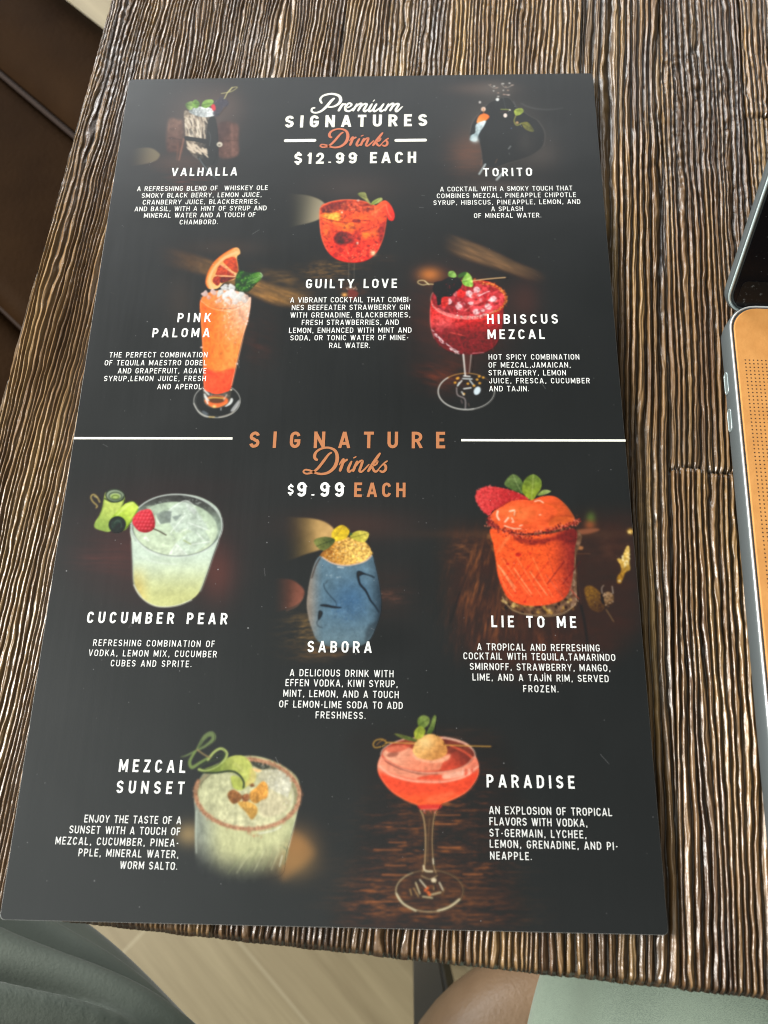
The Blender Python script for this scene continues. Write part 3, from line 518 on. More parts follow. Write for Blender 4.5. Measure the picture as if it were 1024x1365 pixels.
def drink_blue_cup():
    z = lambda p: Z(380, 680, 6.4, p)
    glow(470,700,90,22,(84,62,56),.5); glow(515,790,40,40,(72,54,48),.55, tex=lambda X,Y: .4+.6*streak(30,5,.3,.7,81)(X,Y)); glow(520,795,22,9,(140,92,76),.7, tex=streak(14,2.2,.35,.7,82))
    fill([(372,694),(400,690),(425,693),(440,700),(446,710),(436,728),(410,738),(372,746)], grad((120,98,60),(206,166,108),385,715,442,708,.1,8), 1, 1.5, alpha=lambda X,Y: sm(374,430,X))
    fill([(360,776),(385,772),(400,780),(406,790),(400,803),(385,811),(360,814)], grad((98,66,56),(136,86,72),380,790,404,796,.1), 1, 1.6, alpha=lambda X,Y: sm(362,396,X)); line([(404,797),(396,808),(382,814)],1.2,(160,110,90),.5,.9)
    glow(406,840,24,20,(206,152,84),.95, tex=streak(14,2.0,.42,.66,83,-.06)); glow(425,868,40,12,(150,108,66),.7, tex=streak(16,1.8,.42,.66,84,-.04))
    glow(512,855,40,20,(40,38,38),.8)
    body=z([(300,385),(250,460),(207,620),(186,780),(197,900),(235,1030),(275,1110),(360,1160),(500,1175),(640,1160),(720,1110),(770,1020),(812,900),(824,780),(800,600),(765,450),(735,370),(600,300),(400,310)])
    def bc(X,Y):
        c=np.zeros(X.shape+(3,),np.float32)+C3((98,124,140))
        g=np.exp(-(((X-468)/26)**2+((Y-800)/26)**2))[...,None]; c=c*(1-.85*g)+C3((72,106,140))*.85*g
        l=sm(432,408,X-.0*Y)[...,None]*.75; c=c*(1-l)+C3((164,138,116))*l
        r=sm(488,512,X)[...,None]*.85; c=c*(1-r)+C3((46,56,66))*r
        b=sm(822,858,Y)[...,None]*.5; c=c*(1-b)+C3((104,122,128))*b
        b=sm(852,864,Y)[...,None]*.5; c=c*(1-b)+C3((60,66,66))*b
        n=vnoise(X/.9,Y/.9,85,3)[...,None]; n2=vnoise(X/8,Y/8,86,3)[...,None]; return np.clip(c*(1+.34*(n-.5)+.2*(n2-.5)),0,1)
    fill(body, bc); specks(z([(440,760),(620,760),(700,880),(560,940),(400,900)]),220,(.35,.8),[(52,92,140),(60,80,110),(140,170,190)],87,.6)
    specks(z([(220,900),(700,960),(720,1080),(300,1090)]),90,(.35,.7),[(60,70,80),(150,166,170)],88,.6)
    mouth=z([(318,400),(300,380),(400,300),(600,280),(735,350),(738,385),(690,430),(600,460),(500,470),(400,450)])
    fill(mouth,grad((150,100,50),(236,180,92),440,735,470,745,.5,2.2,89),1,.7)
    dome=z([(330,400),(400,300),(420,260),(500,230),(600,245),(680,270),(735,345),(700,420),(560,455),(420,440)])
    fill(dome,grad((176,118,52),(246,196,104),435,742,475,730,.6,2.0,90),.95,.9)
    specks(dome,330,(.4,1.1),[(255,222,140),(206,140,64),(120,74,36),(250,190,96),(255,240,190),(160,100,48)],91,.75)
    for k in range(50):
        rs=np.random.RandomState(k+40); a,b=440+rs.rand()*52,728+rs.rand()*22
        if sdf(crv(dome)[0],np.array([a]),np.array([b]))[0]<-1: line([(a,b),(a+rs.randn()*2.2,b+rs.randn()*1.3)],.6,(255,214,128) if k%2 else (110,66,34),.8,.4)
    line(z([(320,402),(400,450),(500,472),(600,462),(690,432),(738,388)]),1.7,(226,190,164),.95,.6); line(z([(450,485),(500,490)]),1.4,(230,230,226),.8,.7)
    leaf(z([(405,250),(400,190),(450,140),(500,130),(550,175),(520,240),(440,265)]),(240,206,60),(214,180,44),(150,120,36),11); leaf(z([(560,235),(580,195),(640,175),(715,195),(700,250),(660,275)]),(196,186,72),(230,212,96),(96,96,44),12)
    leaf(z([(425,250),(340,228),(250,255),(270,310),(330,345),(400,300)]),(74,84,52),(122,128,72),(40,48,34),13); fill(z([(545,215),(560,190),(575,210)]),(60,90,60),.9)
    fill(z([(700,1000),(790,930),(820,760),(812,900),(770,1030),(690,1120)]),(44,48,52),.5,3)
    line(z([(300,410),(265,470),(228,580)]),1.5,(70,56,50),.85,.7)
    line(z([(330,625,.8),(340,670,.9),(380,725,.8),(430,780,.7),(438,815,.6)]),1.3,(40,52,62),.9,.5); line(z([(362,600),(345,628)]),1.1,(60,72,80),.8,.5)
    line(z([(305,812,.7),(350,815,1.2),(420,828,1),(478,832,.5)]),3.0,(30,40,48),.95,.5); fill(z([(290,858),(318,865),(322,885),(295,935),(280,925)]),(30,38,44),.95,.5); line(z([(290,930),(272,960),(285,990),(320,1003)]),1.0,(44,54,62),.85,.5)
    fill(z([(615,525),(640,518),(690,545),(660,552),(632,565),(612,555)]),(30,38,46),.95,.5); line(z([(680,545),(730,560),(760,575)]),2.2,(36,44,52),.8,.7); line(z([(622,560,1.2),(640,630,1),(690,690,1),(730,770,.8),(770,820,.6),(800,870,.5)]),2.8,(28,38,46),.95,.5)
    specks(z([(340,540),(480,540),(470,580),(350,570)]),9,(.4,.8),[(226,232,232)],92,.8)
    detail(body, .08, 12, 14, 192)
    pic('printed picture of a blue stoneware cup heaped with golden crushed ice', body, z([(245,250),(340,222),(400,180),(450,130),(510,125),(560,185),(640,170),(720,190),(710,260),(740,380),(600,330),(400,330),(330,350)]))

def drink_orange_slush():
    z = lambda p: Z(610, 620, 5.689, p); y = lambda p: Z(760, 680, 7.58, p)
    bgp=[(600,712),(640,704),(760,690),(846,690),(856,760),(850,840),(780,890),(690,900),(620,870),(598,800)]
    fill(bgp,(74,52,42),.85,26,alpha=lambda X,Y: .6+.4*vnoise(X/24,Y/10,101,3)); glow(700,712,120,6,(98,72,56),.45)
    glow(640,770,34,50,(150,92,60),.95, tex=streak(3.6,20,.56,.66,102,.25)); glow(650,830,46,40,(146,88,60),.9, tex=streak(3.2,18,.5,.66,103,.12)); glow(715,860,60,30,(120,74,54),.8, tex=streak(4,16,.5,.68,104,0)); glow(625,735,26,16,(150,98,68),.8, tex=streak(12,4,.52,.64,105)); glow(810,730,34,24,(104,76,68),.6, tex=streak(14,9,.3,.8,106))
    line([(613,790),(600,830)],1.5,(44,34,30),.8,1.2); line(y([(60,500),(100,900),(140,1100),(180,1365)]),3,(44,36,34),.8,1.5); line(y([(65,560),(110,950)]),1.2,(130,90,70),.5,1)
    glow(*y([(210,80)])[0],6,8,(90,110,60),.7); glow(*y([(200,150)])[0],7,6,(150,86,60),.7); fill(y([(60,240),(80,200),(260,185),(290,205),(180,240)]),(156,96,72),.8,2.2); fill(y([(60,360),(130,370),(120,400),(65,390)]),(196,130,86),.8,1.2); line(y([(70,440),(200,440)]),1,(130,90,70),.5,1)
    out=z([(258,500),(285,700),(310,860),(345,1000),(400,1090),(500,1130),(620,1143),(760,1135),(860,1095),(905,1040),(905,900),(900,700),(895,490)])
    fill(out,grad((96,66,48),(120,92,74),665,760,765,800,.4,4,107),.95,.6)
    for k in range(46):
        rs=np.random.RandomState(k+700); a=345+rs.rand()*540; b=1040+rs.rand()*85-40*abs((a-600)/300)**2; p=z([(a,b)])[0]
        fill([(p[0]-3,p[1]),(p[0],p[1]-3*rs.rand()-1),(p[0]+3*rs.rand()+1,p[1]+1),(p[0],p[1]+3)],[(196,150,76),(60,46,36),(226,190,120),(120,84,48),(40,32,30)][k%5],.7,.6,False)
    for k in range(26):
        rs=np.random.RandomState(k+800); p=z([(862+rs.rand()*36,720+rs.rand()*340)])[0]; line([p,(p[0]+rs.randn()*2,p[1]+3.5)],1.0,(206,176,150) if k%2 else (90,56,46),.75,.5)
    for k in range(14):
        p=z([(300+k*5,800+k*16)])[0]; line([p,(p[0]+2,p[1]+3)],.9,(206,140,100) if k%2 else (90,54,40),.7,.5)
    line(z([(340,1000),(420,1100),(600,1143),(790,1130),(900,1050)]),1.2,(206,180,140),.7,.6)
    liq=z([(258,480),(270,600),(290,720),(305,830),(340,930),(385,1010),(460,1052),(560,1068),(680,1060),(790,1025),(850,950),(880,800),(888,650),(892,490),(700,520),(480,530)])
    def lc(X,Y):
        t=sm(720,768,X-.10*(Y-720))[...,None]; c=C3((248,96,52))*(1-t)+C3((136,52,48))*t
        b=sm(740,800,Y)[...,None]*(1-t); c=c*(1-.45*b)+C3((252,84,56))*.45*b
        n=vnoise(X/6,Y/6,108,3)[...,None]; n2=vnoise(X/1.2,Y/1.2,109,2)[...,None]; return np.clip(c*(1+.18*(n-.5)+.08*(n2-.5)),0,1)
    fill(liq, lc)
    for k in range(5):
        line(z([(310+k*120,760+k*24),(440+k*120,960+k*14)]),1.2,(255,176,128) if k<3 else (196,92,76),.8,.5); line(z([(450+k*120,730),(320+k*120,900)]),1.1,(206,62,40) if k<3 else (96,34,36),.75,.5)
        line(z([(330+k*120,700),(440+k*100,850),(560+k*80,1000)]),.9,(255,158,110) if k<3 else (180,82,68),.6,.5)
    line(z([(330,780),(400,880),(440,930)]),1.6,(255,190,140),.6,.8); line(z([(300,740),(350,900),(420,1000)]),1.4,(255,150,100),.5,1)
    fill(z([(360,560),(420,520),(330,640),(300,660)]),(255,140,90),.5,1.5)
    for q,r in (((460,680),5),((550,670),2),((535,770),2),((380,750),3),((440,970),2),((690,930),2),((510,1035),2.4),((430,640),1.5),((620,850),1.5)): p=z([q])[0]; ell(p[0],p[1],r*.8,r*.5,(196,50,34),.85,.7)
    fill(z([(430,540),(560,560),(720,545),(890,490),(885,600),(760,570),(640,600),(540,605),(450,575)]),(110,40,38),.65,3); specks(z([(450,555),(600,570),(720,560),(700,590),(560,605),(470,590)]),46,(.4,.9),[(110,36,34),(206,84,64),(70,26,26)],110,.8)
    mound=z([(245,420),(262,365),(330,310),(400,272),(500,258),(560,266),(640,238),(730,236),(800,280),(860,350),(888,420),(820,470),(680,500),(500,520),(340,490)])
    def mc(X,Y):
        t=sm(730,768,X)[...,None]; c=C3((242,98,58))*(1-t)+C3((186,84,48))*t
        g=np.exp(-(((X-690)/26)**2+((Y-684)/10)**2))[...,None]; c=c+g*C3((10,26,14))
        d=np.exp(-(((X-742)/10)**2+((Y-693)/5)**2))[...,None]; c=c*(1-.28*d)
        return np.clip(c*(1+.12*(vnoise(X/7,Y/5,111,3)[...,None]-.5)),0,1)
    fill(mound, mc)
    fill(z([(690,445),(730,400),(800,390),(870,400),(880,440),(760,470),(700,470)]),(226,104,56),.7,1.5); line(z([(590,290),(680,290),(760,330),(770,370),(720,410),(700,450)]),2.4,(206,92,44),.55,1.4); line(z([(480,320),(440,380),(470,430),(560,440)]),2,(222,100,46),.4,2)
    line(z([(800,285),(850,345),(885,410)]),1,(160,96,66),.8,.6)
    for s,w in (([(305,350),(300,385),(315,415)],2.4),([(395,350),(430,342)],2),([(360,430),(385,400)],2.2),([(410,400),(425,430),(412,432)],1.4),([(355,460),(420,480),(480,482)],1.4),([(585,275),(620,268),(650,285)],1.5),([(470,462),(490,455)],1.4),([(620,378),(632,376)],1.2),([(435,350),(430,380)],1.2)): line(z(s),w,(255,232,206),.85,.7)
    rimp=z([(240,415),(255,450),(330,490),(420,515),(500,530),(600,520),(720,495),(820,465),(895,435),(905,425)])
    band(rimp,520,(.5,1.3),[(120,44,44),(226,104,84),(70,28,30),(186,66,58),(240,140,116),(90,34,36)],112,2.3,.9); band(z([(240,400),(250,440),(300,470)]),60,(.5,1.2),[(206,84,72),(130,48,46)],113,1.4); band(z([(850,440),(905,415)]),36,(.5,1.1),[(236,110,70),(160,70,50)],114,2.2)
    sb=z([(135,245),(150,200),(195,170),(260,163),(360,178),(470,215),(535,256),(460,262),(395,275),(330,315),(270,345),(240,382),(190,345),(150,290)])
    fill(sb,grad((222,74,74),(190,52,56),640,660,690,668,.25,2,115)); band([(x,y2) for x,y2 in sb]+[sb[0]],120,(.5,1.0),[(236,110,104),(200,60,62)],116,.7); specks(sb,260,(.35,.8),[(244,130,122),(150,34,42),(222,84,80)],117,.75); line(z([(400,272),(330,312),(270,345)]),1.2,(120,30,30),.6,1)
    leaf(z([(490,215),(365,160),(370,110),(420,70),(470,95),(498,150)]),(70,90,52),(112,132,78),(160,176,120),14); leaf(z([(560,266),(490,200),(510,110),(575,70),(632,110),(635,170),(600,225)]),(150,166,58),(110,130,62),(190,200,120),15); leaf(z([(605,230),(650,188),(705,195),(700,206),(650,226)]),(140,160,80),(176,190,120),(110,130,70),16)
    fill(y([(148,790),(215,765),(300,830),(345,930),(345,1000),(290,1032),(210,1000),(165,900)]),grad((130,94,40),(84,62,34),782,790,800,812,.4,2,118),.95,1.2); specks(y([(160,800),(300,850),(330,1000),(220,980)]),40,(.4,.8),[(176,130,64),(60,44,26)],119,.6)
    ell(*y([(385,890)])[0],7.4,8.4,grad((176,140,104),(110,84,60),804,790,816,806,.5,2),.9,1.2); specks(y([(330,840),(440,850),(450,940),(380,980),(340,920)]),30,(.5,1.2),[(206,176,150),(50,38,34),(150,110,80)],120,.8); line(y([(325,840),(320,790),(340,760)]),1.2,(176,160,150),.8,.6); line(y([(435,840),(425,770)]),1.3,(190,176,166),.8,.6); fill(y([(310,850),(335,870),(350,950),(320,930)]),(34,28,26),.8,1)
    line(y([(365,1005),(400,1060),(440,1125)]),1.4,(130,106,80),.8,.6)
    gl=y([(575,365),(600,380),(600,520),(605,600),(560,630),(535,690),(510,740),(475,730),(480,670),(515,620),(510,560),(480,510),(480,490),(520,490),(540,440)])
    fill(gl,grad((170,124,50),(240,200,110),826,768,836,738,.4,2),.95,1); specks(y([(490,490),(560,440),(600,400),(595,560),(520,580)]),34,(.5,1.5),[(255,236,170),(214,166,74),(255,246,206)],121,.85); glow(*y([(610,215)])[0],3.6,3.4,(232,176,80),.95); specks(y([(580,200),(640,200),(640,240),(580,235)]),12,(.5,1.3),[(255,226,150)],122,.8,False); ell(*y([(500,715)])[0],2.2,1.6,(226,196,150),.8,.6)
    detail(liq, .10, 9, 8, 186); detail(mound, .16, 8, 5, 187); detail(out, .3, 3, 3, 188)
    pic('printed picture of a frozen orange cocktail with a chilli rim and a strawberry slice', out[:8]+out[8:]+z([(905,420),(860,345),(800,275),(730,232),(640,234),(560,262),(400,268),(262,360),(240,420)]), sb, z([(365,160),(370,100),(420,65),(480,100),(575,65),(640,120),(640,180),(710,190),(700,212),(560,270)]))

def drink_rimmed_tumbler():
    z = lambda p: Z(230, 970, 5.389, p)
    glow(252,1112,18,16,(150,128,92),.75); glow(395,1128,26,26,(176,128,80),.5); glow(390,1150,30,22,(140,112,76),.6); fill([(380,1110),(392,1108),(412,1124),(418,1140),(396,1160),(376,1170)],(216,150,84),.32,9)
    side=z([(160,470),(163,620),(160,800),(165,960),(200,1060),(330,1120),(520,1130),(700,1090),(800,1020),(850,800),(890,640),(920,480),(880,340),(700,230),(500,205),(250,300)])
    def bc(X,Y):
        t=sm(262,300,X)[...,None]; c=C3((146,152,138))*(1-t)+C3((196,196,150))*t
        r=sm(372,395,X+.25*(Y-1110))[...,None]; c=c*(1-.35*r)+C3((150,160,120))*.35*r
        g=np.exp(-(((X-335)/34)**2+((Y-1148)/20)**2))[...,None]; c=c*(1-.5*g)+C3((206,206,150))*.5*g
        n=vnoise(X/1.3,Y/1.3,131,3)[...,None]; n2=vnoise(X/10,Y/14,132,3)[...,None]; return np.clip(c*(1+.2*(n-.5)+.2*(n2-.5)),0,1)
    fill(side, bc, 1, .8, alpha=lambda X,Y: 1-sm(1128,1182,Y+((X-325)/62)**2*22))
    for k in range(7):
        line(z([(400+k*62,1050-k*6),(470+k*58,960-k*14),(560+k*36,870-k*4)]),1.0,(224,224,180) if k%2 else (140,150,110),.5,.8)
    line(z([(800,860),(825,890),(800,980)]),1.6,(120,130,104),.7,.8); line(z([(790,920),(770,990)]),1.6,(226,230,206),.7,.8); line(z([(740,890),(700,1000)]),1.2,(150,160,124),.6,.8); line(z([(170,600),(168,760),(172,900)]),1.8,(196,204,190),.6,1); line(z([(905,560),(870,720),(835,860)]),1.3,(214,216,196),.6,.8); line(z([(190,620),(200,700)]),1.0,(90,94,84),.5,.8)
    ell(330.2,1058.5,69.5,46.5,grad((118,116,98),(150,146,112),330,1010,330,1050,.2,6,133),1,.6,.05); ell(328.5,1063,64,42,grad((190,190,150),(206,202,162),300,1030,340,1100,.16,7,134),.98,1.2,.05)
    specks(arc(328,1062,60,38,0,352,24),280,(.4,1.0),[(222,220,190),(160,156,118),(206,200,160)],135,.55)
    ice=z([(610,360),(650,300),(760,300),(850,350),(855,420),(830,500),(760,470),(690,430)])
    fill(ice,grad((186,180,152),(216,212,192),345,1030,380,1055,.2,3,136),.9,1,False); specks(ice,120,(.4,1.1),[(238,236,224),(150,144,118),(206,200,176)],137,.7); fill(z([(690,440),(760,480),(850,520),(800,610),(660,640),(620,560)]),(206,192,160),.6,2); fill(z([(560,240),(650,250),(700,280),(660,300),(610,290)]),(64,66,58),.9,.8); specks(z([(570,245),(690,265),(650,290)]),16,(.4,.9),[(190,190,176)],138,.8,False); fill(z([(570,290),(640,305),(610,320)]),(246,190,130),.8,.8)
    line(z([(850,360),(852,420),(870,480),(850,560)]),1.6,(222,216,190),.6,.8); specks(z([(800,480),(860,470),(840,570),(800,560)]),24,(.5,1.2),[(190,190,120),(226,224,196)],139,.7)
    rim=[(330.2+69.5*math.cos(t)*math.cos(.05)-46.5*math.sin(t)*math.sin(.05),1058.5+69.5*math.cos(t)*math.sin(.05)+46.5*math.sin(t)*math.cos(.05)) for t in np.linspace(-1.75,3.45,60)]
    line(rim,5.2,grad((168,122,92),(188,142,112),270,1050,390,1070,.3,2,140),.95,1.2,sp=False); band(rim,620,(.5,1.2),[(196,142,110),(130,84,60),(222,170,138),(160,110,82)],141,1.9,.7); line(z([(160,470),(180,410),(250,330)]),1.2,(150,130,104),.8,.7); line(z([(205,440),(215,390),(270,340)]),.8,(90,86,70),.8,.6); band(z([(540,740),(580,770),(630,780)]),50,(.4,1.0),[(176,120,88)],142,1.5,.6)
    line(z([(620,760),(720,740),(780,710)]),1.6,(236,236,222),.7,1)
    cu=z([(200,310),(300,270),(360,250),(400,215),(470,197),(530,215),(570,270),(570,330),(545,400),(515,440),(470,450),(430,420),(425,350),(480,380),(470,335),(380,320),(260,325)])
    fill(cu,grad((122,138,66),(190,196,104),288,1030,322,1018,.15,4,143)); fill(z([(420,350),(470,350),(510,400),(500,440),(450,440),(430,410)]),(176,184,92),.9,.8); fill(z([(560,290),(600,330),(590,390),(540,420),(520,400),(550,360)]),(206,190,110),.8,1.2); line(z([(450,260),(500,300),(540,360)]),3,(206,208,126),.5,1.8)
    line(z([(190,318),(300,325),(420,312),(480,340),(512,390),(510,430)]),2.6,(48,58,44),.95,.6); line(z([(190,300),(210,275),(280,240),(350,215),(375,190),(330,190),(270,225),(200,260)]),1.8,(60,72,48),.9,.6)
    line(z([(190,300),(240,305),(320,275),(380,220),(390,180),(350,150),(300,175),(255,230)]),3.4,(176,190,112),.95,.7); line(z([(192,285),(240,300),(320,270),(372,215),(370,190)]),1.2,(56,68,44),.9,.5)
    line(z([(170,165,.6),(230,70,1.6),(280,45,2),(295,80,1.6),(240,130,1),(170,165,.7),(100,200,.6),(60,210,.2)]),3.6,(126,144,92),.8,1); line(z([(165,170,1),(125,240,1.4),(140,285,1.6),(200,250,1.2),(250,220,1)]),3.0,(126,146,84),.9,.8); line(z([(215,90),(190,140),(235,110),(255,65)]),1.2,(66,80,52),.7,.7); line(z([(180,160),(230,195),(270,215)]),2.2,(150,130,90),.9,.6)
    for pts,c in (([(555,470),(600,430),(650,385),(685,420),(680,500),(640,520),(600,545),(560,520)],(230,160,74)),([(470,540),(540,530),(600,560),(610,610),(570,660),(530,610)],(226,170,84)),([(395,480),(440,445),(500,490),(480,530),(430,545)],(150,96,56)),([(500,490),(545,475),(550,520),(510,530)],(150,90,58)),([(555,410),(580,400),(590,420),(565,425)],(110,72,50))): fill(z(pts),grad(c,tuple(int(v*.8) for v in c),*z([pts[1]])[0],*z([pts[-1]])[0],.3,2),.95,.9); specks(z(pts),14,(.4,.9),[(250,200,120),(150,86,44)],int(pts[0][0]),.6)
    top=[(330.2+72*math.cos(t),1058.5+49*math.sin(t)) for t in np.linspace(math.pi,2*math.pi,24)]
    detail(arc(328,1062,62,41,0,352,30), .15, 7, 6, 189); detail(side, .15, 5, 14, 190)
    pic('printed picture of a frosty pale drink in a chilli rimmed tumbler with a cucumber ribbon', top+z([(915,560),(870,720),(815,900),(790,1050),(640,1090),(400,1090),(200,1050),(163,900),(158,560)]), z([(60,215),(180,150),(230,60),(290,38),(300,90),(250,140),(350,145),(395,190),(470,192),(560,220),(570,330),(480,450),(420,350),(190,325),(115,280)]))

def drink_saucer_coupe():
    z = lambda p: Z(480, 940, 5.389, p); y = lambda p: Z(480, 1080, 5.389, p)
    fill([(470,985),(560,972),(660,985),(690,1060),(680,1150),(690,1235),(575,1241),(455,1238),(475,1150),(488,1060)],(48,40,36),.6,22)
    for cx,cy,rx,ry,a,sd,lo in ((610,1080,60,40,.75,151,.56),(545,1120,60,50,.8,152,.54),(620,1150,60,40,.9,153,.54),(560,1190,80,34,1,154,.50),(600,1215,80,22,1,155,.49),(500,1200,40,40,.8,156,.52),(545,1050,40,20,.5,157,.56)):
        glow(cx,cy,rx,ry,(206,118,66),a,tex=streak(18,1.9,lo,lo+.16,sd))
    glow(620,980,50,10,(96,72,58),.5,tex=streak(30,2.4,.4,.7,158)); glow(650,1030,20,30,(110,70,50),.5,tex=streak(14,2,.5,.7,159))
    for x0,x1,yy in ((100,300,283),(160,350,462),(530,700,97),(530,720,33),(560,720,265),(90,280,655),(640,720,580),(210,330,230),(740,880,460),(180,330,395)): line(y([(x0,yy),((x0+x1)/2,yy+3),(x1,yy+1)]),1.2,(216,126,76),.75,.8)
    bowl=z([(150,360),(127,420),(127,470),(150,530),(230,625),(330,685),(410,718),(440,752),(500,760),(560,750),(585,712),(680,675),(770,622),(840,530),(857,450),(835,370),(780,280),(640,232),(480,225),(300,245),(190,300)])
    def bc(X,Y):
        t=sm(1050,1075,Y)[...,None]; c=C3((240,84,56))*(1-t)+C3((252,100,56))*t
        f=sm(1046,1036,Y+((X-570)/66)**2*14)[...,None]; c=c*(1-f)+C3((240,150,120))*f
        e=sm(610,638,X)[...,None]*.3; c=c*(1-e)+C3((206,64,50))*e
        return np.clip(c*(1+.1*(vnoise(X/5,Y/5,160,3)[...,None]-.5)),0,1)
    fill(bowl, bc)
    line(z([(130,470),(200,590),(330,685),(410,716)]),1.5,(255,140,100),.5,1); line(z([(855,470),(830,545),(760,625),(600,705)]),1.3,(255,150,116),.6,.9); fill(z([(420,720),(580,715),(560,750),(450,752)]),(206,56,56),.8,1.2); fill(z([(500,660),(680,620),(600,690),(480,700)]),(255,130,90),.4,3); line(z([(440,750),(500,748),(560,745)]),1.2,(250,150,130),.7,.8)
    ell(570.6,1006.4,62,23,grad((120,60,48),(206,84,62),590,985,575,1030,.2,6,161),1,.6,.01)
    fill(z([(165,360),(200,310),(300,290),(380,320),(400,370),(520,395),(640,350),(650,400),(590,450),(540,470),(400,470),(260,430)]),grad((246,176,144),(236,140,108),515,1000,560,1030,.08,4,162),.97,1.4); fill(z([(620,380),(700,330),(790,370),(760,430),(640,465),(580,460)]),grad((120,56,46),(214,80,60),620,1000,600,1025,.15,5),.9,1.4); ell(*z([(235,355)])[0],8,3.4,(150,86,70),.8,1.4,-.2); fill(z([(190,320),(260,290),(370,285),(300,330),(220,340)]),(214,90,66),.7,1.2); line(z([(650,290),(740,330),(810,380)]),2.6,(240,96,72),.7,1.0)
    line(z([(165,380),(260,440),(400,478),(520,485),(660,470),(760,430),(820,370)]),1.3,(206,150,130),.95,.5); line(z([(180,400),(280,455),(420,492),(560,497)]),.8,(90,50,44),.85,.4)
    line(z([(140,440),(220,500),(350,540),(480,552),(620,548),(760,510),(845,440)]),2.4,(252,176,150),.9,.8); fill(z([(410,525),(480,505),(580,500),(595,530),(480,535)]),(232,84,60),.9,1); fill(z([(600,500),(730,470),(740,510),(610,530)]),(246,182,156),.8,1); for_ = [line(z([(740+k*22,460),(735+k*24,500)]),1.4,(216,70,56) if k%2 else (255,206,186),.8,.6) for k in range(4)]
    ring(570.6,1006.4,63,23.7,1.1,(206,176,164),.8,.5,180,360,.01); line(z([(150,360),(165,320),(230,270)]),1.2,(190,150,134),.9,.6); line(z([(600,228),(740,262),(815,320),(830,380)]),1.3,(190,160,146),.9,.6); line(z([(152,370),(140,420)]),1.2,(240,170,150),.7,.7)
    line(z([(190,268),(400,275),(640,288),(940,297)]),1.5,(206,156,80),.95,.5); line(z([(190,268),(160,245),(115,252),(95,280),(110,305),(160,295),(195,270)]),1.6,(196,150,72),.95,.5); line(z([(120,285),(150,258),(185,250)]),1.3,(160,116,54),.9,.5)
    ball=z([(380,340),(390,285),(430,235),(500,207),(560,222),(605,265),(628,330),(600,370),(520,395),(420,380)])
    fill(ball,grad((236,182,112),(206,140,78),560,985,590,1008,.16,3,163)); glow(*z([(470,270)])[0],9,7,(246,206,140),.7); fill(z([(380,340),(420,380),(520,398),(610,370),(650,360),(620,400),(520,415),(400,390)]),(244,176,140),.85,1.4); ell(*z([(605,280)])[0],1,2,(110,66,40),.8,.5); line(z([(545,340),(555,385)]),1,(190,120,70),.6,.8)
    leaf(z([(420,150),(415,100),(455,72),(500,95),(490,140),(455,165)]),(104,124,60),(142,158,86),(60,76,40),17); leaf(z([(480,200),(500,150),(530,75),(547,85),(535,160),(510,205)]),(70,88,46),(122,140,74),(150,166,100),18); leaf(z([(400,245),(390,190),(430,150),(470,180),(450,230)]),(186,190,72),(150,164,64),(96,110,48),19); leaf(z([(410,262),(330,250),(245,208),(290,210),(380,235)]),(92,106,56),(126,132,70),(60,70,40),20)
    foot=arc(572.8,1187.6,45.5,28.2,0,352,40)
    ell(572.8,1187.6,45,27.6,(70,54,44),.35,1.0)
    ring(572.8,1187.6,45,27.8,1.3,(216,200,160),.85,.5,60,240); ring(572.8,1187.6,45,27.8,1.0,(176,150,116),.7,.5,-120,60); line(y([(262,600),(310,670),(400,722)]),2.6,(226,216,180),.85,.8); line(y([(560,722),(640,695),(715,640)]),2.8,(222,210,172),.9,.8)
    stem=y([(430,0),(560,0),(540,30),(525,200),(535,400),(555,470),(440,480),(462,380),(470,200),(455,60)])
    fill(stem,(86,66,50),.55,.8); line(y([(432,0),(455,50),(470,180),(465,380),(450,440)]),1.5,(206,172,126),.9,.5); line(y([(548,5),(528,80),(520,220),(528,380),(545,450)]),1.3,(190,160,120),.85,.5); line(y([(500,60),(490,200),(485,370)]),1.0,(150,120,90),.6,.7); line(y([(455,400),(470,435),(520,440)]),2.2,(240,224,186),.9,.6); line(y([(525,350),(528,385)]),1.8,(250,240,210),.9,.6); line(y([(440,470),(500,495),(555,470)]),1.2,(206,180,140),.8,.6)
    for k,(a,b,c,d) in enumerate(((400,520,430,600),(385,560,420,620),(430,500,480,560),(470,570,500,620),(500,610,580,590),(540,520,530,570),(570,520,600,580),(610,560,590,610),(450,620,520,630),(360,570,370,610))): line(y([(a,b),(c,d)]),1.9,[(230,214,170),(176,140,96),(246,236,206),(110,80,54)][k%4],.85,.6)
    for q in ((485,560),(490,590),(470,575),(500,605)): p=y([q])[0]; ell(p[0],p[1],2,1.8,(240,110,60),.85,.8)
    ell(*y([(530,503)])[0],3.6,3,(232,214,180),.95,.7); line(y([(535,525),(545,575)]),2.4,(40,36,34),.8,.8)
    specks(y([(440,0),(550,0),(540,25),(450,25)]),16,(.5,1.2),[(250,200,180),(226,90,70)],164,.8,False)
    detail(bowl, .18, 8, 4, 191)
    pic('printed picture of a coral cocktail in a saucer glass with a golden fruit ball', bowl, stem, foot, z([(90,280),(110,245),(160,238),(245,205),(390,235),(415,80),(460,68),(550,72),(540,200),(630,280),(945,292),(945,302),(620,300),(200,280),(150,310),(100,305)]))

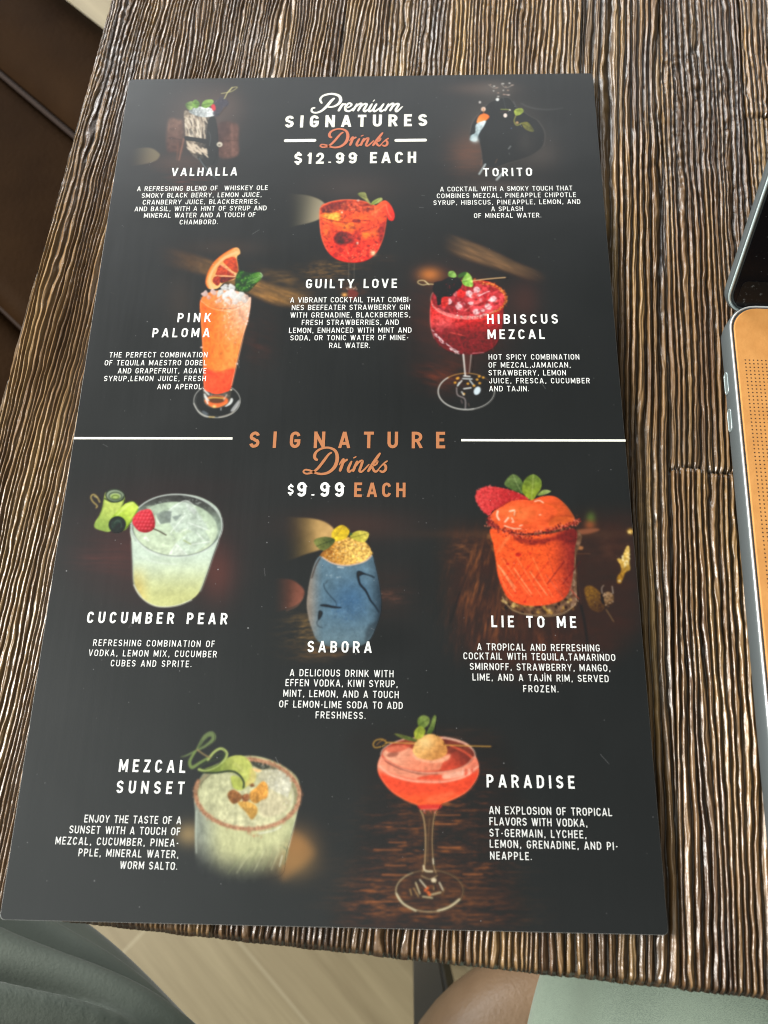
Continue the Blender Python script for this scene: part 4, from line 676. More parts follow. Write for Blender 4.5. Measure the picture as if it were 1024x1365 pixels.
def paint_print():
    n = vnoise(XG/90, YG/90, 1, 3)[..., None]
    CAN[:] *= (0.94+0.12*n)
    for f in (drink_horn, drink_flask, drink_red_goblet, drink_tall_orange, drink_red_coupe, drink_pale_tumbler, drink_blue_cup, drink_orange_slush, drink_rimmed_tumbler, drink_saucer_coupe): f()
    hz = np.interp(YG, [90, 250, 600, 1300], [0.030, 0.028, 0.020, 0.018])[..., None]   # colours are noted as seen; take the sheen off again
    k = np.exp(-0.5*(np.arange(-4, 5)/1.15)**2); k /= k.sum()          # halftone softness of the printed photos
    B = np.pad(CAN, ((4, 4), (4, 4), (0, 0)), 'edge')
    B = sum(k[q]*B[q:q+CH] for q in range(9)); B = sum(k[q]*B[:, q:q+CW] for q in range(9))
    s = np.clip(B, 0, 1); lin = np.where(s <= 0.04045, s/12.92, ((s+0.055)/1.055)**2.4)
    x = (lin-hz)*0.72; flo = np.array([.0080, .0092, .0092]); alb = 0.5*(x+flo+np.sqrt((x-flo)**2+0.00008))-0.003
    # dust and scratches on the laminate
    rs = np.random.RandomState(77)
    for k in range(430):
        i, j = rs.randint(2, CW-3), rs.randint(2, CH-3); v = 0.03+0.4*rs.rand()**4; r = 1 if rs.rand() < .85 else 2
        for a in range(r):
            for b in range(r): alb[j+a, i+b] = alb[j+a, i+b]*(1-v)+0.8*v
    for k in range(16):
        i, j = rs.randint(10, CW-30), rs.randint(10, CH-30); L = rs.randint(4, 22); t = rs.rand()*3.14; v = .03+.08*rs.rand()
        for s_ in range(L):
            a, b = int(j+s_*math.sin(t)), int(i+s_*math.cos(t))
            if 0 <= a < CH and 0 <= b < CW: alb[a, b] = alb[a, b]*(1-v)+0.7*v
    return alb
# ------------------------------------------------------------------ the table
TOP_Z = -0.0015
TA = math.radians(-4.35)
EU = np.array([math.cos(TA), math.sin(TA)]); EV = np.array([-math.sin(TA), math.cos(TA)])
U0, V0 = -0.1425, -0.1851                     # left and front edge of the top in the turned axes
def tab(u, v): return EU*(U0+u)+EV*(V0+v)     # metres from the corner -> world x, y

def wood_height(u, v):
    """relief of the wire-brushed planks in millimetres (0 = ridge tops), u across and v along the grain"""
    z = np.zeros_like(u); tone = np.zeros_like(u); tint = np.zeros_like(u)
    #        u0   u1   period depth wobble seed  joints
    planks = [(0, 118, 1.85, 1.05, 2.3, 1, [470]), (118, 232, 2.1, 1.15, 2.2, 2, [120, 500]), (232, 268.5, 3.3, 1.7, 1.7, 3, [900]),
              (268.5, 306, 2.35, 1.5, 1.5, 4, [178, 620]), (306, 372, 2.2, 1.35, 1.6, 5, [178, 353]), (372, 480, 3.6, 1.0, 1.6, 6, [300]), (480, 620, 3.2, 1.0, 1.6, 7, [420]), (620, 800, 3.4, 1.0, 1.6, 8, [200])]
    for u0, u1, per, dep, wob, sd, joints in planks:
        m = (u >= u0) & (u < u1)
        if not m.any(): continue
        x, y = u[m], v[m]
        blk = np.zeros(x.shape, int); jd = np.full(x.shape, 99.0)
        for j in joints:
            blk += (y > j+0.6*np.sin(x*.3)); jd = np.minimum(jd, np.abs(y-j-0.6*np.sin(x*.3)))
        yy = y+blk*531.0; xx = x+blk*2.3
        w = wob*2*(vnoise(xx/16, yy/75, 200+sd, 2)-.5)+wob*.6*(vnoise(xx/6, yy/20, 220+sd, 2)-.5)+.75*(vnoise(xx/2.4, yy/6.5, 240+sd, 2)-.5)+per*1.7*(vnoise(xx/(per*2.6), yy/170, 250+sd, 2)-.5)
        p = (xx+w)/per*(1+.0*blk); i = np.floor(p); f = p-i
        c = .5+.16*(vnoise(i*3.17, yy/30, 260+sd, 1)-.5)                      # lopsided crests
        f2 = np.where(f < c, f/c*.5, .5+(f-c)/(1-c)*.5)
        s = np.abs(np.sin(np.pi*f2))
        amp = .30+.70*vnoise(i*5.31+.5, yy/30, 280+sd, 2)
        fl = sm(.38, .60, vnoise(xx/26, yy/60, 300+sd, 2))                    # patches brushed less deep
        amp = amp*(1-.62*fl)
        sub = np.abs(np.sin(np.pi*((xx+w*1.2)/per*2.7+vnoise(xx/5, yy/40, 320+sd, 2)*2)))
        bead = vnoise(xx/1.3, yy/3.2, 340+sd, 2)-.5
        h = -(1-s**.85)*(.35+.65*amp)-.30*(1-amp)-.16*(1-sub**.8)-.16*bead*(1-.4*s)-.10*fl
        chop = vnoise(i*3.3+.5+.35*f, yy/2.6, 420+sd, 2)-.5; wild = sm(.38, .66, vnoise(xx/40, yy/55, 430+sd, 2))*(.30+.70*sm(250, 400, y))
        h -= (.07+.40*wild)*np.abs(chop)*2*(.35+.65*s)+.10*np.clip(vnoise(xx/1.1+yy*.10, yy/1.9, 440+sd, 2)-.62, 0, 1)*4*wild
        h = h*dep*1.75+.7*(vnoise(xx/18, yy/40, 450+sd, 2)-.7)+.12*(vnoise(xx/1.0, yy/1.6, 360+sd, 2)-.5)
        h -= 1.6*np.exp(-(jd/.5)**2)
        e = np.minimum(x-u0, u1-x); h -= (1.5*np.exp(-(e/.45)**2) if u0 > 0 else 1.3*np.exp(-((u1-x)/.45)**2))
        z[m] = h
        tone[m] = .55*vnoise(xx/9, yy/110, 380+sd, 3)+.45*vnoise(i*2.7, yy/55, 400+sd, 2)
        tint[m] = np.mod(sd*.37+blk*.29, 1.0)
    # ridges run out and round off at the front and left edges
    z -= 2.2*np.exp(-(v/1.3)**2)+1.6*np.exp(-(u/1.1)**2)
    return np.minimum(z, .25), tone, tint

def table():
    t = thing('wooden_table', 'dark brown wire-brushed wooden table with deep ridged grain under the drinks menu', 'table', (*tab(.38, .38), -0.76))
    us = np.concatenate([np.arange(0, .345, .00024), np.arange(.345, .751, .0012)])
    vs = np.concatenate([np.arange(0, .006, .0005), np.arange(.006, .46, .0013), np.arange(.46, .751, .006)])
    Ug, Vg = np.meshgrid(us, vs); z, tone, tint = wood_height(Ug*1000, Vg*1000)
    nv, nu = Ug.shape
    X = EU[0]*(U0+Ug)+EV[0]*(V0+Vg); Y = EU[1]*(U0+Ug)+EV[1]*(V0+Vg); Zz = TOP_Z+z/1000
    # the very rim wanders a little, as sawn planks do
    Y[0] -= .0006*(vnoise(us*1000/6, us*0, 500, 2)-.5); X[:, 0] += .0008*(vnoise(vs*1000/30, vs*0, 501, 2)-.5)
    V = np.stack([X, Y, Zz], -1).reshape(-1, 3)
    idx = np.arange(nu*nv).reshape(nv, nu)
    Fq = np.stack([idx[:-1, :-1], idx[:-1, 1:], idx[1:, 1:], idx[1:, :-1]], -1).reshape(-1, 4)
    extra, ef, n0 = [], [], len(V)
    loop = list(idx[0, :])+list(idx[1:, -1])+list(idx[-1, -2::-1])+list(idx[-2:0:-1, 0])
    lp = np.array(loop); rows = [lp]; cx, cy = X.mean(), Y.mean()
    for dz, inset in ((.0068, -.0009), (.014, -.0006), (.034, 0.0), (.036, .003)):
        P = V[lp].copy(); P[:, 2] = TOP_Z-dz
        d = np.array([cx, cy])-P[:, :2]; a = d@EU; b = d@EV
        P[:, :2] += np.outer(np.sign(a)*(np.abs(a) > .36), EU)*inset+np.outer(np.sign(b)*(np.abs(b) > .36), EV)*inset
        rows.append(np.arange(len(lp))+n0+sum(len(e) for e in extra)); extra.append(P)
    for a, b in zip(rows, rows[1:]):
        ef.append(np.stack([np.roll(a, -1), a, b, np.roll(b, -1)], -1))
    V = np.concatenate([V]+extra); F = np.concatenate([Fq]+ef)
    me = bpy.data.meshes.new('tabletop')
    me.vertices.add(len(V)); me.vertices.foreach_set('co', V.astype(np.float32).ravel())
    me.loops.add(F.size); me.loops.foreach_set('vertex_index', F.astype(np.int32).ravel())
    me.polygons.add(len(F)); me.polygons.foreach_set('loop_start', np.arange(0, F.size, 4, dtype=np.int32)); me.polygons.foreach_set('loop_total', np.full(len(F), 4, np.int32))
    me.update(calc_edges=True); me.validate()
    me.polygons.foreach_set('use_smooth', np.ones(len(me.polygons), bool))
    pad = len(V)-nu*nv
    for nm, arr, fillv in (('tone', tone, .3), ('tint', tint, .5), ('groove_shade', np.clip(1+z/2.6, 0, 1), .35)):
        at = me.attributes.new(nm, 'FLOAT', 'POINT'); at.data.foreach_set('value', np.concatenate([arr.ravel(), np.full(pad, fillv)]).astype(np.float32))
    g = NT('brushed_dark_wood'); vec = g.coords((1, 1, 1), (0, 0, -TA))
    st = g.add('ShaderNodeMapping'); st.inputs['Scale'].default_value = (900, 40, 90); g.link(vec, st.inputs['Vector'])
    fine = g.noise(1.0, st.outputs['Vector'], 5, .6)
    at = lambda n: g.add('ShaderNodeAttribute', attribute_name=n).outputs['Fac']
    tn = g.math('ADD', g.math('MULTIPLY', at('tone'), .75), g.math('MULTIPLY', fine, .30))
    base = g.ramp(tn, [(.24, (.030, .015, .006)), (.40, (.092, .048, .019)), (.54, (.178, .099, .037)), (.68, (.268, .160, .058)), (.88, (.35, .222, .09))])
    red = g.mixc(g.math('MULTIPLY', at('tint'), .5), base, (.085, .043, .024))
    grain = g.mixc(g.ramp(at('groove_shade'), [(.1, (.78, .78, .78)), (.70, (0, 0, 0))]), red, (.007, .004, .002))   # darkens with groove depth: shade painted into the colour, over early wood stain
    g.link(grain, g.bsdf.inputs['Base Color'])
    ro = g.math('ADD', .17, g.math('MULTIPLY', fine, .28)); g.link(ro, g.bsdf.inputs['Roughness'])
    g.set(Specular_IOR_Level=.58)
    g.bump(g.math('ADD', fine, g.math('MULTIPLY', g.noise(900, vec, 3), .6)), .28, .0006)
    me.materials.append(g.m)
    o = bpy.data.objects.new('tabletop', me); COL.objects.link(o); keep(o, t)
    # steel pedestal with a flat foot bar reaching towards the bench
    sm_ = NT('grey_steel'); sm_.set(Base_Color=(.055, .058, .06, 1), Metallic=.6, Roughness=.45); n_ = sm_.noise(60); sm_.link(sm_.math('ADD', .35, sm_.math('MULTIPLY', n_, .25)), sm_.bsdf.inputs['Roughness'])
    def bar(name, p, q, wdt, hgt):
        p, q = Vector(p), Vector(q); bm = bmesh.new(); bmesh.ops.create_cube(bm, size=1)
        L = (q-p).length; bmesh.ops.scale(bm, vec=(wdt, L, hgt), verts=bm.verts)
        bmesh.ops.bevel(bm, geom=bm.edges[:], offset=min(wdt, hgt)*.18, segments=2, affect='EDGES')
        rot = (q-p).to_track_quat('Y', 'Z').to_matrix().to_4x4()
        bmesh.ops.transform(bm, matrix=Matrix.Translation((p+q)/2)@rot, verts=bm.verts)
        return keep(from_bm(name, bm, sm_.m, smooth=False), t)
    cx, cy = -.045, .14
    bar('pedestal_post', (cx, cy, -.735), (cx, cy, TOP_Z-.037), .08, .08)
    bar('foot_bar', (cx+.008, cy-.043, -.748), (.02, -.17, -.748), .034, .03); bar('foot_bar', (cx, cy+.05, -.748), (cx+.04, cy+.42, -.748), .06, .024)
    bar('foot_bar', (cx-.045, cy, -.748), (cx-.35, cy+.03, -.748), .06, .024); bar('foot_bar', (cx+.045, cy, -.748), (cx+.35, cy-.03, -.748), .06, .024)

# ------------------------------------------------------------------ floor
def floor():
    s = 4.0
    o = obj('floor', [(-s, -s, -.76), (s, -s, -.76), (s, s, -.76), (-s, s, -.76)], [(0, 1, 2, 3)]); o['kind'] = 'structure'
    g = NT('pale_oak_floor'); v = g.coords((1, 1, 1), (0, 0, math.radians(44)))
    b = g.add('ShaderNodeTexBrick'); b.inputs['Scale'].default_value = 1.0; b.inputs['Mortar Size'].default_value = .0022; b.inputs['Brick Width'].default_value = 1.3; b.inputs['Row Height'].default_value = .17
    b.inputs['Color1'].default_value = (.27, .225, .130, 1); b.inputs['Color2'].default_value = (.235, .19, .108, 1); b.inputs['Mortar'].default_value = (.31, .265, .165, 1); g.link(v, b.inputs['Vector'])
    st = g.add('ShaderNodeMapping'); st.inputs['Scale'].default_value = (3.2, 55, 1); g.link(v, st.inputs['Vector'])
    n = g.noise(1.0, st.outputs['Vector'], 5, .6, .4)
    c = g.mixc(.75, b.outputs['Color'], g.ramp(n, [(.3, (.58, .54, .48)), (.7, (1.0, 1.0, 1.0))]), 'MULTIPLY')
    g.link(c, g.bsdf.inputs['Base Color']); g.set(Roughness=.5); o.data.materials.append(g.m)

# ------------------------------------------------------------------ leather armchair beyond the left edge
def armchair():
    g = NT('brown_leather'); v = g.coords()
    n = g.noise(9, v, 4); g.link(g.ramp(n, [(.3, (.010, .0044, .0014)), (.7, (.018, .0085, .0030))]), g.bsdf.inputs['Base Color'])
    g.set(Roughness=.7, Specular_IOR_Level=.02); g.bump(g.math('ADD', g.math('MULTIPLY', n, .6), g.noise(260, v, 3)), .35, .0015)
    gp = NT('leather_welt'); gp.set(Base_Color=(.013, .006, .003, 1), Roughness=.75, Specular_IOR_Level=.15)
    d = np.array([.735, -.678]); q = np.array([.678, .735])       # along the arm / across it
    c0 = np.array([-.33, .545])
    t = thing('leather_armchair', 'dark brown leather armchair with padded arm and seams beside the table', 'armchair', (*(c0+d*.0), -.76))
    def W(a, b): return c0+d*a+q*b
    def pad(name, a0, a1, b0, b1, z0, z1, r, mat=g.m, crown=0.0, seg=7):
        bm = bmesh.new(); bmesh.ops.create_cube(bm, size=1)
        bmesh.ops.scale(bm, vec=(a1-a0, b1-b0, z1-z0), verts=bm.verts)
        bmesh.ops.bevel(bm, geom=bm.edges[:], offset=r, segments=seg, affect='EDGES', profile=.5)
        bmesh.ops.subdivide_edges(bm, edges=[e for e in bm.edges if e.calc_length() > .08], cuts=5, use_grid_fill=True)
        for vt in bm.verts:
            fx = 1-(2*vt.co.x/(a1-a0))**2; fy = 1-(2*vt.co.y/(b1-b0))**2
            if vt.co.z > 0: vt.co.z += crown*max(fx, 0)*max(fy, 0)
            x, y = W((a0+a1)/2+vt.co.x, (b0+b1)/2+vt.co.y); vt.co = Vector((x, y, (z0+z1)/2+vt.co.z))
        return keep(from_bm(name, bm, mat, smooth=True), t)
    pad('arm_pad', -.55, .34, -.062, .052, -.50, -.262, .052)
    pad('arm_panel', -.53, .32, -.05, .04, -.70, -.505, .012)
    pad('seat_cushion', -.50, .32, -.216, -.050, -.46, -.289, .022, crown=.006)
    pad('seat_front', -.50, .32, -.60, -.206, -.64, -.312, .03)
    pad('chair_base', -.50, .30, -.58, -.07, -.72, -.648, .012)
    def welt(b, z):
        pts = [(*W(a, b), z) for a in np.linspace(-.5, .315, 30)]; V, F = tube(pts, [.0026]*30, 10); keep(obj('welt', V, F, gp.m, smooth=True), t)
    welt(-.058, -.287); welt(-.214, -.306)
    for a, b in ((-.45, -.02), (.27, -.02), (-.45, -.54), (.27, -.54)):
        x, y = W(a, b); V, F = tube([(x, y, -.76), (x, y, -.70)], [.014, .02], 12, True); keep(obj('leg', V, F, gp.m, smooth=False), t)

def tube(pts, rad, n=16, caps=False):
    P = [Vector(p) for p in pts]; V, F = [], []
    up = Vector((0, 0, 1)); prev = None
    for i, p in enumerate(P):
        d = (P[min(i+1, len(P)-1)]-P[max(i-1, 0)]).normalized()
        s = d.cross(up) if prev is None else prev-d*prev.dot(d)
        if s.length < 1e-4: s = d.cross(Vector((1, 0, 0)))
        s.normalize(); prev = s; b = s.cross(d)
        for k in range(n):
            a = 2*math.pi*k/n; V.append(p+(s*math.cos(a)+b*math.sin(a))*rad[i])
    for i in range(len(P)-1):
        for k in range(n): F.append((i*n+k, i*n+(k+1) % n, (i+1)*n+(k+1) % n, (i+1)*n+k))
    if caps: F.append(tuple(range(n))); F.append(tuple(reversed(range((len(P)-1)*n, len(P)*n))))
    return V, F

# ------------------------------------------------------------------ seated person: lap at the front edge
def person():
    t = thing('person', 'seated person in grey green trousers with knees apart at the table front edge', 'person', (.06, -.45, -.76))
    # one continuous body
    J = {}; E = []; Rr = {}
    def jt(n, p, r, frm=None):
        J[n] = p; Rr[n] = r
        if frm: E.append((frm, n))
    jt('pelvis', (.06, -.50, -.19), (.135, .11)); jt('spine', (.06, -.54, -.02), (.125, .10), 'pelvis'); jt('chest', (.06, -.56, .16), (.14, .11), 'spine')
    jt('hip_l', (-.05, -.42, -.20), (.085, .085), 'pelvis'); jt('thigh_l', (-.24, -.28, -.20), (.074, .074), 'hip_l'); jt('knee_l', (-.40, -.145, -.205), (.056, .056), 'thigh_l')
    jt('calf_l', (-.39, -.12, -.38), (.052, .052), 'knee_l'); jt('ankle_l', (-.37, -.13, -.67), (.034, .034), 'calf_l'); jt('toe_l', (-.42, -.02, -.725), (.032, .026), 'ankle_l')
    jt('hip_r', (.11, -.42, -.165), (.085, .085), 'pelvis'); jt('thigh_r', (.19, -.24, -.155), (.074, .074), 'hip_r'); jt('knee_r', (.245, -.03, -.185), (.056, .056), 'thigh_r')
    jt('calf_r', (.235, -.015, -.36), (.052, .052), 'knee_r'); jt('ankle_r', (.235, -.05, -.67), (.034, .034), 'calf_r'); jt('toe_r', (.25, .07, -.725), (.032, .026), 'ankle_r')
    names = list(J); me = bpy.data.meshes.new('person_body'); me.from_pydata([J[n] for n in names], [(names.index(a), names.index(b)) for a, b in E], [])
    o = bpy.data.objects.new('body', me); COL.objects.link(o)
    sk = o.modifiers.new('skin', 'SKIN'); sk.use_smooth_shade = True
    for i, n in enumerate(names):
        me.skin_vertices[0].data[i].radius = Rr[n]; me.skin_vertices[0].data[i].use_root = (n == 'pelvis')
    ss = o.modifiers.new('sub', 'SUBSURF'); ss.levels = 2; ss.render_levels = 2
    g = NT('tanned_skin'); n = g.noise(28, None, 4); v = g.coords(); n2 = g.noise(320, v, 4)
    g.link(g.ramp(g.noise(30, v, 4), [(.3, (.215, .120, .066)), (.7, (.285, .168, .098))]), g.bsdf.inputs['Base Color'])
    g.set(Roughness=.45, Subsurface_Weight=.12, Subsurface_Radius=(.008, .003, .0015), Subsurface_Scale=.6); g.bump(n2, .25, .0008)
    me.materials.append(g.m); keep(o, t)
    # trousers: two legs and the seat, cloth laid over the limbs with folds
    f = NT('green_cotton'); v = f.coords()
    tw = f.add('ShaderNodeMapping'); tw.inputs['Scale'].default_value = (1000, 2900, 2900); tw.inputs['Rotation'].default_value = (0, 0, .12); f.link(v, tw.inputs['Vector'])
    wv = f.noise(1.0, tw.outputs['Vector'], 1, .4); wr = f.ramp(wv, [(.30, (.25, .25, .25)), (.62, (1, 1, 1))])
    nn = f.noise(14, v, 4); f.link(f.mixc(wr, (.080, .110, .085), f.ramp(nn, [(.3, (.165, .215, .163)), (.7, (.20, .252, .193))])), f.bsdf.inputs['Base Color'])
    f.set(Roughness=.72, Sheen_Weight=.35, Sheen_Roughness=.45); f.bump(wr, .25, .0003)
    f2 = NT('green_cotton_smooth'); v2 = f2.coords(); f2.link(f2.ramp(f2.noise(14, v2, 4), [(.3, (.165, .190, .162)), (.7, (.205, .232, .195))]), f2.bsdf.inputs['Base Color']); f2.set(Roughness=.6, Sheen_Weight=.3, Sheen_Roughness=.4); f2.bump(f2.noise(600, v2, 3), .2, .0006)
    def leg(axis, rad, folds, seed, cm):
        A = crv3(axis, 64); n = 240; rows = len(A); V, F = [], []
        for i, p in enumerate(A):
            d = (A[min(i+1, rows-1)]-A[max(i-1, 0)]).normalized(); s = d.cross(Vector((0, 0, 1))).normalized(); b = s.cross(d)
            tt = i/(rows-1); r0 = np.interp(tt, [q[0] for q in rad], [q[1] for q in rad])
            for k in range(n):
                a = 2*math.pi*k/n; h = 0
                for (a0, slope, wid, amp) in folds:
                    x = (a-a0-slope*tt+math.pi) % (2*math.pi)-math.pi; h += amp*math.exp(-(x/wid)**2)
                wob = .004*math.sin(5*a+7*tt+seed)*math.sin(9*tt+seed*1.7)+.0025*math.sin(11*a-13*tt+seed)
                rr = r0+h+wob
                V.append(p+s*math.cos(a)*rr+b*math.sin(a)*rr*.92)
        for i in range(rows-1):
            for k in range(n): F.append((i*n+k, i*n+(k+1) % n, (i+1)*n+(k+1) % n, (i+1)*n+k))
        o2 = obj('trouser_leg', V, F, cm, smooth=True); so = o2.modifiers.new('cloth', 'SOLIDIFY'); so.thickness = .0016; sb = o2.modifiers.new('sub', 'SUBSURF'); sb.levels = 1; sb.render_levels = 1
        return keep(o2, t)
    # angle 0 points to the right of the limb (seen from hip to knee), pi/2 up
    def fd(ac, sl, wd, am, tc=.40): return (ac-sl*tc, sl, wd, am)
    leg([(-.04, -.45, -.20), (-.15, -.345, -.20), (-.25, -.265, -.20), (-.35, -.165, -.205), (-.41, -.115, -.215)], [(0, .112), (.5, .098), (1, .084)],
        [fd(.04, 1.1, .05, .007, .28), fd(.10, 1.5, .045, -.007, .28), fd(.20, 2.0, .055, .013, .28), fd(.245, 2.4, .042, -.011, .27), fd(.28, 2.8, .058, .014, .27), fd(.34, 3.4, .065, -.034, .27), fd(.49, 3.8, .085, .020, .27), fd(.68, 3.6, .07, -.014, .27), fd(.85, 3.0, .10, .008, .27), fd(1.5, 2, .2, .01)], 1.3, f2.m)
    leg([(.098, -.46, -.165), (.158, -.36, -.155), (.194, -.25, -.150), (.222, -.15, -.160), (.240, -.08, -.178)], [(0, .112), (.5, .102), (1, .086)],
        [(1.25, -.8, .18, .010), (1.75, -.6, .14, -.006), (2.35, -1.4, .14, -.012), (2.62, -1.2, .12, .010), (.7, .4, .18, -.006)], 4.1, f.m)
    bm = bmesh.new(); bmesh.ops.create_uvsphere(bm, u_segments=32, v_segments=20, radius=1)
    for vt in bm.verts: vt.co = Vector((.065+vt.co.x*.185, -.50+vt.co.y*.125, -.195+vt.co.z*.135))
    keep(from_bm('trousers_seat', bm, f.m, smooth=True), t)

def crv3(pts, n):
    P = np.array(pts, float); out = []
    for q in np.linspace(0, len(P)-1, n):
        i = min(int(q), len(P)-2); s = q-i; a, b, c, d = P[max(i-1, 0)], P[i], P[i+1], P[min(i+2, len(P)-1)]
        out.append(Vector(.5*((2*b)+(c-a)*s+(2*a-5*b+4*c-d)*s*s+(3*b-a-3*c+d)*s**3)))
    return out

# ------------------------------------------------------------------ the chair the person sits on
def dining_chair():
    t = thing('dining_chair', 'tan leather dining chair with square dark metal legs, under the seated person', 'chair', (.229, -.454, -.76))
    g = NT('tan_leather'); v = g.coords(); n = g.noise(26, v, 4)
    g.link(g.ramp(n, [(.3, (.205, .128, .072)), (.7, (.275, .178, .104))]), g.bsdf.inputs['Base Color']); g.set(Roughness=.46); g.bump(g.math('ADD', g.math('MULTIPLY', n, .5), g.noise(420, v, 3)), .35, .0012)
    st = NT('dark_metal'); st.set(Base_Color=(.06, .063, .066, 1), Metallic=.3, Roughness=.42); q = st.noise(240, st.coords(), 3); st.bump(q, .1, .0004)
    x0, x1, y0, y1, r = .009, .449, -.674, -.234, .12
    prof = [(.030, -.352), (.006, -.348), (0, -.338), (0, -.318), (.004, -.304), (.013, -.293), (.030, -.286), (.07, -.281), (.13, -.279)]
    V, F, n_ = [], [], 0
    for ins, z in prof:
        rr_ = max(.02, r-ins); row = []
        for cx, cy, a0 in ((x1-r, y1-r, 0), (x0+r, y1-r, 90), (x0+r, y0+r, 180), (x1-r, y0+r, 270)):
            cx, cy = (cx+min(0, r-ins-.02) if cx > .2 else cx-min(0, r-ins-.02)), (cy+min(0, r-ins-.02) if cy > -.45 else cy-min(0, r-ins-.02))
            for k in range(13): a = math.radians(a0+90*k/12); row.append((cx+rr_*math.cos(a), cy+rr_*math.sin(a), z))
        n_ = len(row); V += row
    for i in range(len(prof)-1):
        for k in range(n_): F.append((i*n_+k, i*n_+(k+1) % n_, (i+1)*n_+(k+1) % n_, (i+1)*n_+k))
    F.append(tuple(reversed(range(n_)))); F.append(tuple(range((len(prof)-1)*n_, len(prof)*n_)))
    keep(obj('seat', V, F, g.m, smooth=True), t)
    for lx, ly in ((.048, -.298), (.410, -.298), (.048, -.640), (.410, -.640)):
        bm = bmesh.new(); bmesh.ops.create_cube(bm, size=1); bmesh.ops.scale(bm, vec=(.030, .030, .412), verts=bm.verts); bmesh.ops.bevel(bm, geom=bm.edges[:], offset=.003, segments=2, affect='EDGES')
        bmesh.ops.rotate(bm, matrix=Matrix.Rotation(.5, 3, 'Z'), verts=bm.verts); bmesh.ops.translate(bm, vec=(lx, ly, -.554), verts=bm.verts); keep(from_bm('leg', bm, st.m), t)
    bm = bmesh.new(); bmesh.ops.create_cube(bm, size=1); bmesh.ops.scale(bm, vec=(.42, .035, .36), verts=bm.verts); bmesh.ops.bevel(bm, geom=bm.edges[:], offset=.016, segments=4, affect='EDGES')
    bmesh.ops.rotate(bm, matrix=Matrix.Rotation(-.14, 3, 'X'), verts=bm.verts); bmesh.ops.translate(bm, vec=(.229, -.70, -.06), verts=bm.verts); keep(from_bm('backrest', bm, g.m, smooth=False), t)
    for lx in (.09, .37):
        V, F = tube([(lx, -.655, -.34), (lx, -.69, -.20)], [.011, .011], 12, True); keep(obj('backrest_post', V, F, st.m), t)

